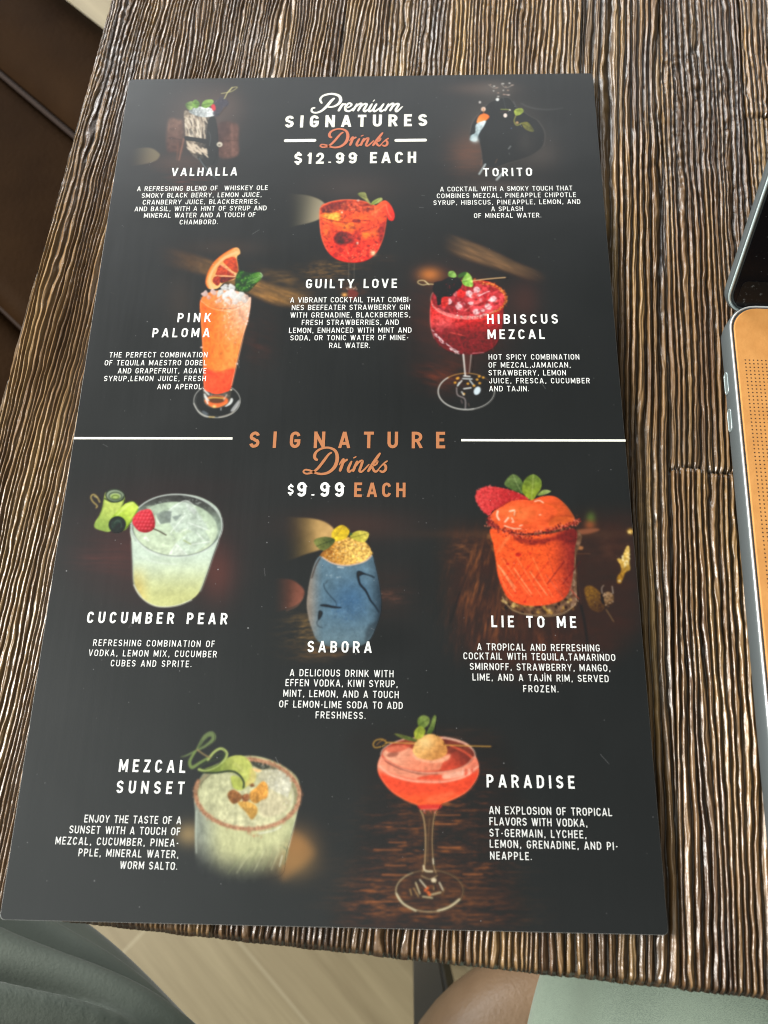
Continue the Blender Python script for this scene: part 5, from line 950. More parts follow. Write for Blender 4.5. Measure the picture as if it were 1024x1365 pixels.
# ------------------------------------------------------------------ laptop at the right edge
def laptop():
    ld = Vector((.03891, .99924, 0)).normalized(); le = Vector((.99924, -.03891, 0)).normalized()
    bl = Vector((.14763, .04456, 0))                       # back left corner of the deck, on the table plane
    BZ, DZ = TOP_Z+.0012, .0145
    t = thing('laptop', 'open grey laptop with an orange perforated deck and black screen at the right edge', 'laptop', (*(bl+le*.156-ld*.11).xy, TOP_Z))
    W_, D_ = .3125, .2212
    def P(x, y, z): v = bl+le*x-ld*y; return Vector((v.x, v.y, z))     # x right along the hinge, y towards the user
    al = NT('grey_aluminium'); v = al.coords(); al.set(Base_Color=(.062, .073, .075, 1), Metallic=.25, Roughness=.55); al.bump(al.noise(2500, v, 2), .08, .0002)
    def rr(x0, x1, y0, y1, r, n=8):
        out = []
        for cx, cy, a0 in ((x0+r, y0+r, 180), (x1-r, y0+r, 270), (x1-r, y1-r, 0), (x0+r, y1-r, 90)):
            for k in range(n+1):
                a = math.radians(a0+90*k/n); out.append((cx+r*math.cos(a), cy+r*math.sin(a)))
        return out
    def loft(name, rings, mat, cap_top=True, cap_bot=True, smooth=False, fn=P):
        V, F = [], []; n = len(rings[0][0])
        for pts, z in rings: V += [fn(x, y, z) for x, y in pts]
        for i in range(len(rings)-1):
            for k in range(n): F.append((i*n+k, (i+1)*n+k, (i+1)*n+(k+1) % n, i*n+(k+1) % n))
        if cap_bot: F.append(tuple(range(n)))
        if cap_top: F.append(tuple(reversed(range((len(rings)-1)*n, len(rings)*n))))
        o = obj(name, V, F, mat, smooth=False); return keep(o, t)
    rings = []
    for ins, z in ((.009, BZ), (.0045, BZ+.0008), (.0016, BZ+.0028), (.0003, BZ+.0055), (0, BZ+.008), (0, DZ-.0006), (.0004, DZ-.0001), (.0009, DZ)):
        rings.append((rr(ins, W_-ins, ins, D_-ins, .0105-ins*.5), z))
    base = loft('base', rings, al.m)
    for p in base.data.polygons: p.use_smooth = len(p.vertices) == 4
    foot = NT('black_rubber'); foot.set(Base_Color=(.01, .01, .01, 1), Roughness=.8)
    for x, y in ((.03, .03), (W_-.03, .03), (.03, D_-.03), (W_-.03, D_-.03)):
        V, F = tube([P(x, y, TOP_Z-.0004), P(x, y, BZ+.0004)], [.007, .007], 20, True); keep(obj('rubber_foot', V, F, foot.m), t)
    # ports on the left flank: a shallow slot with a lighter lip
    lip = NT('bright_aluminium'); lip.set(Base_Color=(.36, .43, .43, 1), Metallic=.6, Roughness=.3); dk = NT('port_slot'); dk.set(Base_Color=(.16, .19, .19, 1), Roughness=.4, Metallic=.4)
    for y0, y1 in ((.0262, .0352), (.0418, .0508)):
        zc = BZ+.0078; h = .00155
        path = [((y0+y1)/2+s*((y1-y0)/2-h)+h*math.cos(a), h*math.sin(a)) for s, rng in ((1, np.linspace(-1.571, 1.571, 9)), (-1, np.linspace(1.571, 4.712, 9))) for a in rng]
        Vs = [P(-.00005, y, zc+z) for y, z in path]; V, F = tube(Vs+[Vs[0]], [.00028]*(len(Vs)+1), 8)
        po = keep(obj('usb_port', V, F, lip.m, smooth=True), t)
        sl = obj('port_opening', [P(-.0001, y, zc+z*.85) for y, z in path], [tuple(range(len(path)))], dk.m); sl.parent = po
    # orange leather-look skin on the deck, keyboard well further in
    orr = NT('orange_skin'); v = orr.coords(); nz = orr.noise(190, v, 4); n3 = orr.noise(30, v, 3)
    orr.link(orr.ramp(orr.math('ADD', orr.math('MULTIPLY', nz, .5), orr.math('MULTIPLY', n3, .5)), [(.3, (.54, .235, .060)), (.7, (.66, .315, .092))]), orr.bsdf.inputs['Base Color']); orr.set(Roughness=.58); orr.bump(nz, .25, .0006)
    sk = rr(.0017, W_-.0017, .0017, D_-.0017, .0095)
    skin = loft('deck_skin', [(sk, DZ+.00005), (sk, DZ+.0003), (rr(.0021, W_-.0021, .0021, D_-.0021, .0092), DZ+.00042)], orr.m)
    white = NT('white_bevel'); white.set(Base_Color=(.85, .86, .86, 1), Metallic=.5, Roughness=.22)
    ed = [P(x, y, DZ-.0001) for x, y in rr(.0007, W_-.0007, .0007, D_-.0007, .0101)]; V, F = tube(ed+[ed[0]], [.00042]*(len(ed)+1), 8); keep(obj('deck_edge', V, F, white.m, smooth=True), t)
    # speaker perforations: each hole is a small dark dimple disc let into the skin
    hole = NT('speaker_hole'); hole.set(Base_Color=(.075, .034, .014, 1), Roughness=.9)
    V, F = [], []; rs = np.random.RandomState(4)
    for side in (0, 1):
        for i in range(11):
            for j in range(88):
                y = .0245+j*.00152; x = .0047+i*.00152
                if side: x = W_-x
                r = .0003; n0 = len(V)
                for k in range(6): V.append(P(x+r*math.cos(k*1.047), y+r*math.sin(k*1.047), DZ+.00046))
                F.append(tuple(range(n0+5, n0-1, -1)))
    sp = obj('speaker_grille', V, F, hole.m); keep(sp, t)
    kb = NT('black_keys'); kb.set(Base_Color=(.012, .012, .013, 1), Roughness=.5)
    loft('keyboard_well', [(rr(.0235, W_-.0235, .022, .132, .003), DZ+.0005), (rr(.0235, W_-.0235, .022, .132, .003), DZ+.0007)], kb.m)
    V, F = [], []
    for row in range(6):
        nk = 14 if row < 5 else 10; x0, x1 = .0252, W_-.0252; pw = (x1-x0)/nk
        for k in range(nk):
            a, b = x0+k*pw+.0008, x0+(k+1)*pw-.0008; c, d = .0238+row*.0178, .0238+row*.0178+.0160
            n0 = len(V)
            V += [P(a, c, DZ+.0008), P(b, c, DZ+.0008), P(b, d, DZ+.0008), P(a, d, DZ+.0008), P(a+.0005, c+.0005, DZ+.0016), P(b-.0005, c+.0005, DZ+.0016), P(b-.0005, d-.0005, DZ+.0016), P(a+.0005, d-.0005, DZ+.0016)]
            F += [(n0+4, n0+7, n0+6, n0+5), (n0, n0+4, n0+5, n0+1), (n0+1, n0+5, n0+6, n0+2), (n0+2, n0+6, n0+7, n0+3), (n0+3, n0+7, n0+4, n0)]
    keep(obj('keyboard', V, F, kb.m), t)
    tp = NT('trackpad_grey'); tp.set(Base_Color=(.16, .17, .175, 1), Metallic=.5, Roughness=.4)
    loft('trackpad', [(rr(.092, W_-.092, .138, .214, .004), DZ+.0005), (rr(.092, W_-.092, .138, .214, .004), DZ+.0007)], tp.m)
    # lid, opened to about 115 degrees
    an = math.radians(115); up = ld*(-math.cos(an))+Vector((0, 0, math.sin(an))); nf = -(ld*math.sin(an)+Vector((0, 0, math.cos(an))))     # nf faces the user
    hz = Vector((bl.x, bl.y, DZ-.0045))-ld*.0012
    def L(x, y, z): return hz+le*x+up*y+nf*z
    lid_r = lambda i: rr(i-.0012, W_-i, i, .2155-i, .0098-i)
    loft('lid', [(lid_r(.0012), -.0044), (lid_r(.0003), -.0040), (lid_r(0), -.0030), (lid_r(0), -.0012), (lid_r(.0004), -.0004), (lid_r(.0010), 0)], al.m, fn=L)
    rim = NT('pale_rim'); rim.set(Base_Color=(.55, .66, .66, 1), Metallic=.6, Roughness=.28)
    rp = [L(x, y, .0001) for x, y in lid_r(.0012)]; V, F = tube(rp+[rp[0]], [.00055]*(len(rp)+1), 8); keep(obj('lid_rim', V, F, rim.m, smooth=True), t)
    gl = NT('black_glass'); gl.set(Base_Color=(.004, .004, .005, 1), Roughness=.14, Specular_IOR_Level=.15); nd = gl.noise(900, gl.coords(), 2); gl.link(gl.ramp(nd, [(.72, (.004, .004, .005)), (.80, (.10, .11, .11))]), gl.bsdf.inputs['Base Color'])
    sc_ = loft('screen', [(lid_r(.0026), .0001), (lid_r(.0028), .0004)], gl.m, fn=L)
    bez = NT('black_bezel'); bez.set(Base_Color=(.006, .006, .006, 1), Roughness=.3, Specular_IOR_Level=.2); nd = bez.noise(700, bez.coords(), 3); bez.link(bez.ramp(nd, [(.62, (.006, .006, .006)), (.75, (.10, .11, .11))]), bez.bsdf.inputs['Base Color'])
    loft('screen_bezel', [(rr(.0034, W_-.0034, .0036, .0145, .002), .0005), (rr(.0034, W_-.0034, .0036, .0145, .002), .0006)], bez.m, fn=L)
    hg = [P(.02, -.0006, DZ-.0040), P(W_-.02, -.0006, DZ-.0040)]; V, F = tube(hg, [.0034, .0034], 18, True); keep(obj('hinge', V, F, kb.m, smooth=False), t)

# ------------------------------------------------------------------ lettering of the print
def A_(cx, cy, rx, ry, a0, a1, n=9): return [(cx+rx*math.cos(math.radians(a)), cy+ry*math.sin(math.radians(a))) for a in np.linspace(a0, a1, n)]
def O_(x0=0., x1=1., y0=0., y1=1., k=.30):
    cx, rx = (x0+x1)/2, (x1-x0)/2; return A_(cx, y1-k, rx, k, 0, 180)+A_(cx, y0+k, rx, k, 180, 360)+[(x1, y1-k)]
def bowl(y0, y1, x0=.42, k=None):
    ry = (y1-y0)/2; return [(0, y1), (x0, y1)]+A_(x0, (y0+y1)/2, 1-x0, ry, 90, -90)[1:-1]+[(x0, y0), (0, y0)]
S_ = A_(.5, .74, .5, .26, 12, 90, 6)+A_(.5, .74, .5, .24, 90, 225, 9)[1:]+[(.30, .565), (.70, .435)]+A_(.5, .26, .5, .24, 45, -90, 9)+A_(.5, .26, .5, .26, -90, -168, 6)[1:]
# glyph: width relative to cap height, strokes (points in 0..1 of the skeleton box; 'x' = no end extension)
GL = {
 'A': (.56, [[(0, -.02), (.44, 1)], [(1, -.02), (.56, 1)], [(.2, .24), (.8, .24), 'x']]),
 'B': (.50, [[(0, 0), (0, 1)], bowl(.52, 1)+['x'], bowl(0, .52, .46)+['x']]),
 'C': (.50, [A_(.5, .70, .5, .30, 12, 180)+A_(.5, .30, .5, .30, 180, 348)+['x']]),
 'D': (.51, [[(0, 0), (0, 1)], [(0, 1), (.40, 1)]+A_(.40, .68, .60, .32, 80, 0, 6)+A_(.40, .32, .60, .32, 0, -80, 6)+[(.40, 0), (0, 0), 'x']]),
 'E': (.43, [[(0, 0), (0, 1)], [(0, 1), (1, 1)], [(0, .51), (.85, .51)], [(0, 0), (1, 0)]]),
 'F': (.42, [[(0, 0), (0, 1)], [(0, 1), (1, 1)], [(0, .50), (.85, .50)]]),
 'G': (.51, [A_(.5, .70, .5, .30, 14, 180)+A_(.5, .30, .5, .30, 180, 350)+[(1, .30), (1, .43), 'x'], [(.62, .43), (1, .43)]]),
 'H': (.52, [[(0, 0), (0, 1)], [(1, 0), (1, 1)], [(0, .51), (1, .51), 'x']]),
 'I': (0., [[(0, 0), (0, 1)]]),
 'J': (.44, [[(1, 1), (1, .28)]+A_(.5, .28, .5, .28, -5, -180)+[(0, .34), 'x1']]),
 'K': (.53, [[(0, 0), (0, 1)], [(.12, .36), (.92, 1.02)], [(.36, .58), (.98, -.02)]]),
 'L': (.42, [[(0, 0), (0, 1)], [(0, 0), (1, 0)]]),
 'M': (.66, [[(0, 0), (0, 1)], [(1, 0), (1, 1)], [(.06, .96), (.5, .18)], [(.94, .96), (.5, .18)]]),
 'N': (.54, [[(0, 0), (0, 1)], [(1, 0), (1, 1)], [(.04, .96), (.96, .04)]]),
 'O': (.52, [O_()+['c']]),
 'P': (.49, [[(0, 0), (0, 1)], bowl(.42, 1)+['x']]),
 'Q': (.52, [O_()+['c'], [(.62, .22), (1, -.06)]]),
 'R': (.51, [[(0, 0), (0, 1)], bowl(.46, 1)+['x'], [(.52, .46), (.98, -.02)]]),
 'S': (.49, [S_+['x']]),
 'T': (.48, [[(.5, 0), (.5, 1)], [(0, 1), (1, 1)]]),
 'U': (.51, [[(0, 1), (0, .29)]+A_(.5, .29, .5, .29, 185, 355)+[(1, .29), (1, 1)]]),
 'V': (.55, [[(0, 1.02), (.44, 0)], [(1, 1.02), (.56, 0)]]),
 'W': (.80, [[(0, 1.02), (.23, 0)], [(.27, 0), (.48, 1)], [(.52, 1), (.73, 0)], [(.77, 0), (1, 1.02)]]),
 'X': (.55, [[(0, -.02), (1, 1.02)], [(0, 1.02), (1, -.02)]]),
 'Y': (.54, [[(0, 1.02), (.5, .40)], [(1, 1.02), (.5, .40)], [(.5, 0), (.5, .42)]]),
 'Z': (.47, [[(.02, 1), (1, 1)], [(0, 0), (1, 0)], [(.06, .04), (.94, .96)]]),
 '1': (.28, [[(1, 0), (1, 1)], [(0, .74), (.9, .96), 'x']]),
 '2': (.49, [[(0, .66)]+A_(.5, .70, .5, .30, 170, -30)+[(.06, .04), 'x'], [(0, 0), (1, 0)]]),
 '9': (.51, [O_(0, 1, .42, 1, .285)+['c'], [(1, .70), (1, .28)]+A_(.5, .28, .5, .28, -8, -158)+['x']]),
 '$': (.49, [S_+['x'], [(.5, .93), (.5, 1.10)], [(.5, -.10), (.5, .07)]]),
 '.': (0., [[(0, -.02), (0, .10), 'x']]), ',': (.06, [[(1, .10), (1, -.02), (.2, -.16), 'x']]), '-': (.26, [[(0, .42), (1, .42), 'x']]),
}
GL['Í'] = (0., GL['I'][1]+[[(0, 1.20), (.14, 1.34), 'x']])

def ribbon(pts, wid, V, F, z, closed=False):
    P = np.array(pts, float); n = len(P)
    if np.isscalar(wid): wid = np.full(n, wid)
    L, Rt = [], []
    for i in range(n):
        a = P[i]-P[i-1] if (i > 0 or closed) else P[1]-P[0]; b = P[(i+1) % n]-P[i] if (i < n-1 or closed) else P[-1]-P[-2]
        a = a/(np.hypot(*a)+1e-12); b = b/(np.hypot(*b)+1e-12); m = a+b; m = m/(np.hypot(*m)+1e-12) if np.hypot(*m) > 1e-6 else b
        nn = np.array([-m[1], m[0]]); k = 1/max(.55, abs(nn@np.array([-a[1], a[0]])))
        L.append(P[i]+nn*wid[i]/2*k); Rt.append(P[i]-nn*wid[i]/2*k)
    n0 = len(V)
    for a, b in zip(L, Rt): V.append((a[0], a[1], z)); V.append((b[0], b[1], z))
    for i in range(n if closed else n-1):
        a, b = n0+2*i, n0+2*((i+1) % n); F.append((a, a+1, b+1, b))

INK_Z = .00010
def set_line(V, F, text, x0, x1, y, cap, sw, yt=None):
    """one line of capitals from x0 to x1 on baseline y (metres on the card); tracking fills the measure"""
    t = sw*cap; cw = []
    for ch in text: cw.append(.30*cap if ch == ' ' else (GL[ch][0]*cap*1.05 if GL[ch][0] > .08 else GL[ch][0]*cap)+t)
    for i, ch in enumerate(text):
        if ch not in ' ' and GL[ch][0] > .2: cw[i] -= t*.72
    tr = (x1-x0-sum(cw))/max(1, len(text)-1); x = x0
    for k, ch in enumerate(text):
        if ch != ' ':
            w_, strokes = GL[ch]; bw = cw[k]
            for si, st in enumerate(strokes):
                flags = [q for q in st if isinstance(q, str)]; pts = [q for q in st if not isinstance(q, str)]
                P = [np.array([x+t/2+q[0]*(bw-t), y+t/2+q[1]*(cap-t)]) for q in pts]
                if not flags:
                    d0 = (P[0]-P[1])/np.hypot(*(P[0]-P[1])); d1 = (P[-1]-P[-2])/np.hypot(*(P[-1]-P[-2])); P[0] = P[0]+d0*t/2; P[-1] = P[-1]+d1*t/2
                elif flags == ['x1']:
                    d0 = (P[0]-P[1])/np.hypot(*(P[0]-P[1])); P[0] = P[0]+d0*t/2
                v0 = len(V); ribbon(P, t*(.86 if ch in '.' and False else 1), V, F, INK_Z+4e-6*si, closed='c' in flags)
                if ch not in ',$.ÍQ':
                    for q in range(v0, len(V)): V[q] = (V[q][0], min(max(V[q][1], y), y+cap), V[q][2])
        x += cw[k]+tr

def lettering(name, lines, mat, parent, sw, label=None):
    """lines: (text, left, right, baseline, cap) in the layout grid"""
    V, F = [], []
    for text, xl, xr, yb, cap in lines:
        ax, ay = G(xl, yb); bx, by = G(xr, yb); cx, cy = G((xl+xr)/2, yb-cap); mx, my = G((xl+xr)/2, yb)
        set_line(V, F, text, ax, bx, my, cy-my, sw)
    o = obj(name, V, F, mat, parent)
    if label: o['label'] = label
    return o

def script(name, paths, mat, parent, label=None):
    V, F = [], []
    for si, (pts, wd) in enumerate(paths):
        p, w_ = crv(pts, False, 7)
        if len(p) < 2: continue
        q = np.array([G(a, b) for a, b in p]); sc_ = np.hypot(*(np.array(G(p[0][0]+1, p[0][1]))-np.array(G(*p[0]))))
        n = len(p); tap = np.minimum(1, np.minimum(np.arange(n)+1.5, n-np.arange(n)+.5)/4.0)**.6
        ribbon(q, wd*w_*sc_*tap, V, F, INK_Z+4e-6*si)
    o = obj(name, V, F, mat, parent)
    if label: o['label'] = label
    return o

def menu():
    alb = paint_print()
    im = bpy.data.images.new('printed_face', CW, CH, alpha=False, float_buffer=True); im.colorspace_settings.name = 'Non-Color'
    px = np.ones((CH, CW, 4), np.float32); px[..., :3] = alb[::-1]; im.pixels.foreach_set(px.ravel()); im.update()
    def laminate(g):
        v = g.coords(); n = g.noise(38, v, 4); s = g.add('ShaderNodeMapping'); s.inputs['Scale'].default_value = (500, 18, 1); g.link(v, s.inputs['Vector']); n2 = g.noise(1.0, s.outputs['Vector'], 3)
        sg = g.ramp(g.noise(14, v, 2, .5, .3), [(.25, (0, 0, 0)), (.8, (1, 1, 1))])
        g.link(g.math('ADD', .26, g.math('ADD', g.math('MULTIPLY', sg, .08), g.math('MULTIPLY', n2, .06))), g.bsdf.inputs['Roughness'])
        g.bump(g.math('ADD', g.math('MULTIPLY', g.noise(22, v, 2), 3.0), g.math('MULTIPLY', g.noise(1400, v, 2), .12)), .10, .0008)
        g.set(Specular_IOR_Level=.5)
    g = NT('printed_laminate'); tx = g.add('ShaderNodeTexImage'); tx.image = im; tx.interpolation = 'Cubic'; tx.extension = 'EXTEND'
    uv = g.add('ShaderNodeUVMap', uv_map='print'); g.link(uv.outputs['UV'], tx.inputs['Vector']); g.link(tx.outputs['Color'], g.bsdf.inputs['Base Color']); laminate(g)
    core = NT('white_card_core'); core.set(Base_Color=(.36, .36, .35, 1), Roughness=.6); core.bump(core.noise(2500, core.coords(), 2), .2, .0003)
    def ink(name, c):
        k = NT(name); n = k.noise(1800, k.coords(), 2); k.link(k.mixc(k.math('MULTIPLY', n, .16), c, tuple(q*.8 for q in c)), k.bsdf.inputs['Base Color']); laminate(k); return k.m
    white = ink('white_ink', (.80, .80, .77)); cream = ink('cream_ink', (.80, .78, .69)); rust = ink('rust_ink', (.50, .140, .066)); copper = ink('copper_ink', (.43, .165, .068))
    t = thing('menu_card', 'tall black printed drinks menu card with ten cocktail pictures lying on the table', 'menu', (0, 0, TOP_Z))
    def uvset(o):
        me = o.data; l = me.uv_layers.new(name='print')
        for lp in me.loops:
            c = me.vertices[lp.vertex_index].co; l.data[lp.index].uv = (c.x/MENU_W+.5, c.y/MENU_H+.5)
    # the board: rounded corners, pale core showing on the cut edge
    r = .0016; ring_ = []
    for cx, cy, a0 in ((MENU_W/2-r, MENU_H/2-r, 0), (-MENU_W/2+r, MENU_H/2-r, 90), (-MENU_W/2+r, -MENU_H/2+r, 180), (MENU_W/2-r, -MENU_H/2+r, 270)):
        for k in range(7): a = math.radians(a0+15*k); ring_.append((cx+r*math.cos(a), cy+r*math.sin(a)))
    n = len(ring_); V, F = [], []
    for ins, z in ((.00010, 0), (0, -.00012), (0, -.00125), (.0001, -.00135)):
        V += [(x*(1-ins/(MENU_W/2)), y*(1-ins/(MENU_H/2)), z) for x, y in ring_]
    F.append(tuple(range(n)))
    for i in range(3):
        for k in range(n): F.append((i*n+k, (i+1)*n+k, (i+1)*n+(k+1) % n, i*n+(k+1) % n))
    F.append(tuple(range(4*n-1, 3*n-1, -1)))
    b = obj('card_board', V, F, [g.m, core.m]); uvset(b)
    for i, p in enumerate(b.data.polygons): p.material_index = 0 if i == 0 else 1
    keep(b, t)
    for label, outl in PICS:
        V, F = [], []
        for si, o_ in enumerate(outl):
            p = crv(o_, True, 5)[0] if len(o_) < 40 else np.array([q[:2] for q in o_]); n0 = len(V)
            q = [G(a, b2) for a, b2 in p]
            hw, hh = MENU_W/2-.0004, MENU_H/2-.0004; q = [(max(-hw, min(hw, a)), max(-hh, min(hh, b2))) for a, b2 in q]
            area_ = sum(q[i-1][0]*q[i][1]-q[i][0]*q[i-1][1] for i in range(len(q)))
            if area_ < 0: q.reverse()
            bm = bmesh.new(); f = bm.faces.new([bm.verts.new((a, b2, .00004+1e-5*si)) for a, b2 in q]); bm.normal_update(); bmesh.ops.triangulate(bm, faces=[f]); bm.verts.index_update()
            V += [tuple(v.co) for v in bm.verts]; F += [tuple(v.index+n0 for v in fc.verts) for fc in bm.faces]; bm.free()
        o = obj('drink_picture', V, F, g.m); uvset(o); o['label'] = label; keep(o, t)
    def name_(lines, sw=.165): o = lettering('drink_name', lines, white, None, sw); keep(o, t)
    def text_(lines, sw=.118): o = lettering('drink_description', lines, white, None, sw); keep(o, t)
    name_([('VALHALLA', 228.5, 315.8, 234.5, 10.8)])
    text_([('A REFRESHING BLEND OF  WHISKEY OLE', 182.9, 356.8, 254.2, 6.2), ('SMOKY BLACK BERRY, LEMON JUICE,', 188.9, 348.6, 263.3, 6.2), ('CRANBERRY JUICE, BLACKBERRIES,', 190.3, 345.9, 272.3, 6.2), ('AND BASIL, WITH A HINT OF SYRUP AND', 179.6, 355.2, 281.2, 6.2), ('MINERAL WATER AND A TOUCH OF', 191.9, 340.4, 290.0, 6.2), ('CHAMBORD.', 239.5, 290.4, 299.2, 6.2)])
    name_([('TORITO', 644.6, 709.5, 235, 11)])
    text_([('A COCKTAIL WITH A SMOKY TOUCH THAT', 586.9, 763.3, 254.7, 6.2), ('COMBINES MEZCAL, PINEAPPLE CHIPOTLE', 582.5, 768, 263.6, 6.2), ('SYRUP, HIBISCUS, PINEAPPLE, LEMON, AND', 578, 773.8, 272.7, 6.2), ('A SPLASH', 655.1, 697.3, 281.6, 6.2), ('OF MINERAL WATER.', 632, 721.7, 290.4, 6.2)])
    name_([('GUILTY LOVE', 407.7, 529.3, 384.2, 12.2)])
    text_([('A VIBRANT COCKTAIL THAT COMBI-', 387.1, 548.2, 403.2, 7.0), ('NES BEEFEATER STRAWBERRY GIN', 389, 546.5, 413.3, 7.0), ('WITH GRENADINE, BLACKBERRIES,', 387.1, 546.9, 423.4, 7.0), ('FRESH STRAWBERRIES, AND', 402.3, 531.6, 433.3, 7.0), ('LEMON, ENHANCED WITH MINT AND', 385.3, 548.6, 443.8, 7.0), ('SODA, OR TONIC WATER OF MINE-', 387.1, 544.7, 453.7, 7.0), ('RAL WATER.', 438.8, 493.2, 464, 7.0)])
    name_([('PINK', 236.4, 280.8, 429.6, 12.2), ('PALOMA', 202.8, 279.2, 449.7, 12.2)])
    text_([('THE PERFECT COMBINATION', 145.7, 276.4, 476.6, 7.1), ('OF TEQUILA MAESTRO DOBEL', 139.4, 275.4, 487.2, 7.1), ('AND GRAPEFRUIT, AGAVE', 157.1, 274.9, 497.9, 7.1), ('SYRUP,LEMON JUICE, FRESH', 138.6, 274.3, 508.2, 7.1), ('AND APEROL.', 209.7, 271.5, 519, 7.1)])
    name_([('HIBISCUS', 649.5, 744, 431.8, 12.8), ('MEZCAL', 650.2, 726.5, 452.1, 12.8)])
    text_([('HOT SPICY COMBINATION', 651.5, 772.5, 479.5, 7.2), ('OF MEZCAL,JAMAICAN,', 651.5, 760.7, 490.2, 7.2), ('STRAWBERRY, LEMON', 651.5, 754.6, 500.6, 7.2), ('JUICE, FRESCA, CUCUMBER', 652.1, 786.4, 511.2, 7.2), ('AND TAJIN.', 652.4, 705, 521.8, 7.2)])
    name_([('CUCUMBER PEAR', 115.5, 302.8, 831.5, 15.2)], .178)
    text_([('REFRESHING COMBINATION OF', 124, 286.1, 861.8, 8.6), ('VODKA, LEMON MIX, CUCUMBER', 118, 288.9, 875.4, 8.6), ('CUBES AND SPRITE.', 147.5, 255.2, 888.8, 8.6)])
    name_([('SABORA', 409.8, 495.4, 870, 15.4)])
    text_([('A DELICIOUS DRINK WITH', 386.5, 524.6, 902, 9.3), ('EFFEN VODKA, KIWI SYRUP,', 380.6, 530, 915.4, 9.3), ('MINT, LEMON, AND A TOUCH', 377.6, 531.5, 929.7, 9.3), ('OF LEMON-LIME SODA TO ADD', 372.2, 536.8, 944, 9.3), ('FRESHNESS.', 420.8, 487.3, 958, 9.3)])
    name_([('LIE TO ME', 655.3, 768.3, 836.6, 15.5)])
    text_([('A TROPICAL AND REFRESHING', 636.3, 799.7, 867.6, 9.2), ('COCKTAIL WITH TEQUILA,TAMARINDO', 618, 820.3, 880, 9.2), ('SMIRNOFF, STRAWBERRY, MANGO,', 626.6, 813.5, 894, 9.2), ('LIME, AND A TAJÍN RIM, SERVED', 630.1, 811.5, 908.2, 9.2), ('FROZEN.', 697.8, 744.5, 922.8, 9.2)])
    name_([('MEZCAL', 158.1, 246.9, 1029.5, 16.8), ('SUNSET', 154.8, 245.3, 1058, 16.8)])
    text_([('ENJOY THE TASTE OF A', 112.2, 241.4, 1097.4, 10.2), ('SUNSET WITH A TOUCH OF', 92.1, 240.2, 1112, 10.2), ('MEZCAL, CUCUMBER, PINEA-', 73.6, 238, 1127, 10.2), ('PPLE, MINERAL WATER,', 104.4, 237.7, 1142.5, 10.2), ('WORM SALTO.', 159.8, 236, 1158.8, 10.2)], .115)
    name_([('PARADISE', 649, 766.2, 1050.4, 17.2)])
    text_([('AN EXPLOSION OF TROPICAL', 652.4, 816, 1086.4, 10.4), ('FLAVORS WITH VODKA,', 652.8, 782.8, 1101, 10.4), ('ST-GERMAIN, LYCHEE,', 652.8, 781.6, 1116.3, 10.4), ('LEMON, GRENADINE, AND PI-', 653.2, 823.8, 1131.4, 10.4), ('NEAPPLE.', 653.6, 708.8, 1146, 10.4)], .115)
    def head(name, lines, mat, sw, label): o = lettering(name, lines, mat, None, sw, label); keep(o, t)
    head('section_heading', [('SIGNATURES', 379.8, 569.5, 169.3, 16)], cream, .20, 'cream capital heading Signatures'); head('price', [('$12.99 EACH', 392.1, 554.8, 218, 14.8)], cream, .19, 'cream price line $12.99 each')
    head('section_heading', [('SIGNATURE', 332, 593.6, 597.5, 22)], copper, .18, 'copper coloured capital heading Signature')
    V, F = [], []
    for text, xl, xr, yb, cap, sw in (('$', 383.4, 393.4, 659.5, 13.2, .17), ('9.99', 395.7, 458.2, 662.2, 19.4, .185)):
        ax, ay = G(xl, yb); bx, by = G(xr, yb); cx, cy = G((xl+xr)/2, yb-cap); mx, my = G((xl+xr)/2, yb); set_line(V, F, text, ax, bx if text != '$' else ax+(bx-ax), my, cy-my, sw)
    o = obj('price', V, F, white); o['label'] = 'white price figure $9.99'; keep(o, t)
    head('price', [('EACH', 472, 540.6, 662.8, 19.4)], copper, .18, 'copper coloured word Each')
    def scr(paths, mat, label): o = script('script_word', paths, mat, None, label); keep(o, t)
    zp = lambda pts: [(370+q[0]/4.876, 110+q[1]/4.876)+tuple(q[2:]) for q in pts]
    scr([(zp(q), 2.9*k) for q, k in (([(372,102,.8),(352,118,1.3),(318,158,1.4),(285,186,1.1),(250,198,.9),(224,190,.9),(226,170,.9),(246,165,.8)],1),([(290,138,.9),(278,112,1),(300,86,1),(355,75,1.1),(402,90,1.4),(408,126,1.5),(372,155,1),(326,162,.7)],1),
        ([(428,136,1),(412,160,1.2),(396,188,1.2)],1),([(404,172,.6),(424,148,.8),(446,140,1.1)],1),([(440,168,.8),(470,158,.8),(482,144,.9),(466,136,1),(444,156,1.2),(444,182,1.2),(468,187,.9),(496,166,.6)],1),
        ([(518,138,1),(490,188,1.2)],1),([(502,168,.6),(530,142,.9),(546,142,1.1),(522,188,1.2)],1),([(534,168,.6),(562,142,.9),(580,144,1.1),(562,178,1.2),(570,189,1),(592,172,.6)],1),([(616,138,1),(594,178,1.2),(602,189,1),(624,172,.6)],1),([(624,118,1.2),(629,121,1.2)],1.2),
        ([(646,138,1),(624,176,1.2),(634,189,1),(668,164,.7)],1),([(692,138,1),(668,176,1.2),(676,189,1),(700,172,.6)],1),([(724,138,1),(698,188,1.2)],1),([(710,168,.6),(738,142,.9),(754,142,1.1),(730,188,1.2)],1),([(742,168,.6),(770,142,.9),(788,144,1.1),(770,178,1.2),(778,189,1),(814,156,.6)],1))], cream, 'cream script word Premium')
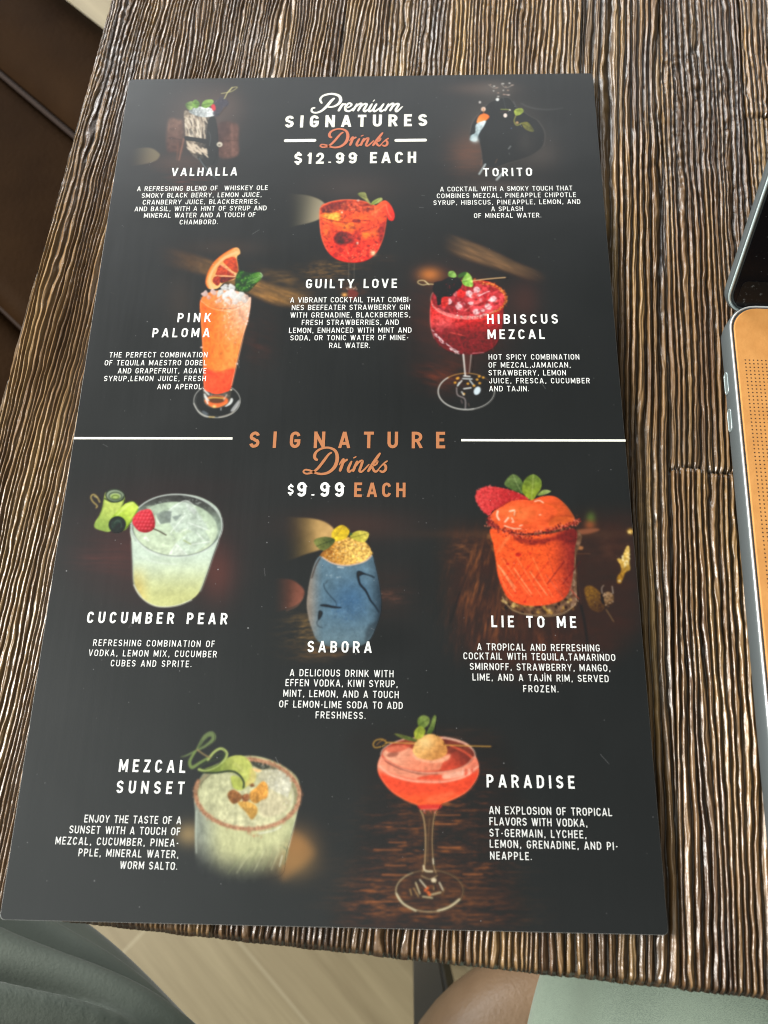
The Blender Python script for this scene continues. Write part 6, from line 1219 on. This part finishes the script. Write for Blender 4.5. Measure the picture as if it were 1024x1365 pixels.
    D = [([(360,90,.9),(330,108,1),(290,160,1.25),(240,225,1.25),(200,262,1.1),(165,278,.9),(122,283,.8),(100,266,.8),(118,248,.8),(160,255,.9),(215,278,1),(272,286,1.1),(335,268,1.3),(388,215,1.6),(408,140,1.6),(390,76,1.3),(335,48,1),(275,52,1),(222,80,1.1),(202,118,1.4),(208,148,1.3),(232,160,1)],17),
         ([(470,146,1),(452,205,1.25),(430,264,1.25)],18),([(424,206,.6),(452,160,.9),(470,146,.9)],14),([(446,224,.6),(470,178,.9),(503,152,1.2)],16),
         ([(540,168,1),(508,238,1.2),(516,266,1),(548,244,.6)],18),([(565,130,1.4),(571,140,1.4)],20),
         ([(592,166,1),(570,215,1.2),(550,266,1.2)],18),([(566,232,.6),(606,178,.9),(636,170,1.2),(622,222,1.2),(610,256,1.1),(626,267,1),(654,246,.8),(700,196,.7)],17),
         ([(800,94,1),(740,180,1.2),(686,267,1.2)],20),([(708,232,.7),(744,182,1),(772,172,1.1),(762,198,1),(726,216,.8)],15),([(724,216,.9),(742,256,1.2),(764,264,1),(790,238,.6)],17),
         ([(776,250,.6),(826,196,.9),(866,166,1)],14),([(826,192,1),(848,216,1.2),(846,250,1.2),(818,268,1.1),(792,254,.8)],17)]
    scr([([(390+q[0]/6.827, 590+q[1]/6.827)+tuple(q[2:]) for q in pts], wd/6.827*1.2) for pts, wd in D], copper, 'copper coloured script word Drinks under Signature')
    scr([([(370+(277+(q[0]-97)*.581)/4.876, 110+(298+(q[1]-38)*.504)/4.876)+tuple(q[2:]) for q in pts], wd*.56/4.876*1.35) for pts, wd in D], rust, 'rust coloured script word Drinks under Signatures')
    def rule(x0, y0, x1, y1, th, mat, rnd=False):
        a = np.array(G(x0, y0)); b = np.array(G(x1, y1)); b[1] = a[1] = (a[1]+b[1])/2; h = abs(G((x0+x1)/2, y0-th/2)[1]-G((x0+x1)/2, y0+th/2)[1])/2
        pts = [(a[0]+h+h*math.cos(q), a[1]+h*math.sin(q)) for q in np.linspace(math.pi/2, 3*math.pi/2, 9)]+[(b[0]-h+h*math.cos(q), b[1]+h*math.sin(q)) for q in np.linspace(-math.pi/2, math.pi/2, 9)] if rnd else [(a[0], a[1]+h), (a[0], a[1]-h), (b[0], b[1]-h), (b[0], b[1]+h)]
        keep(obj('rule_line', [(p[0], p[1], INK_Z) for p in pts], [tuple(range(len(pts)))], mat), t)
    rule(378.6, 187.6, 421.8, 187.4, 3.8, cream, True); rule(525.9, 187.3, 569.2, 187, 3.8, cream, True)
    rule(98.5, 583.6, 310, 585.2, 3.0, cream); rule(615, 586, 834, 588.2, 3.0, cream)

floor(); armchair(); table(); dining_chair(); person(); menu(); laptop()
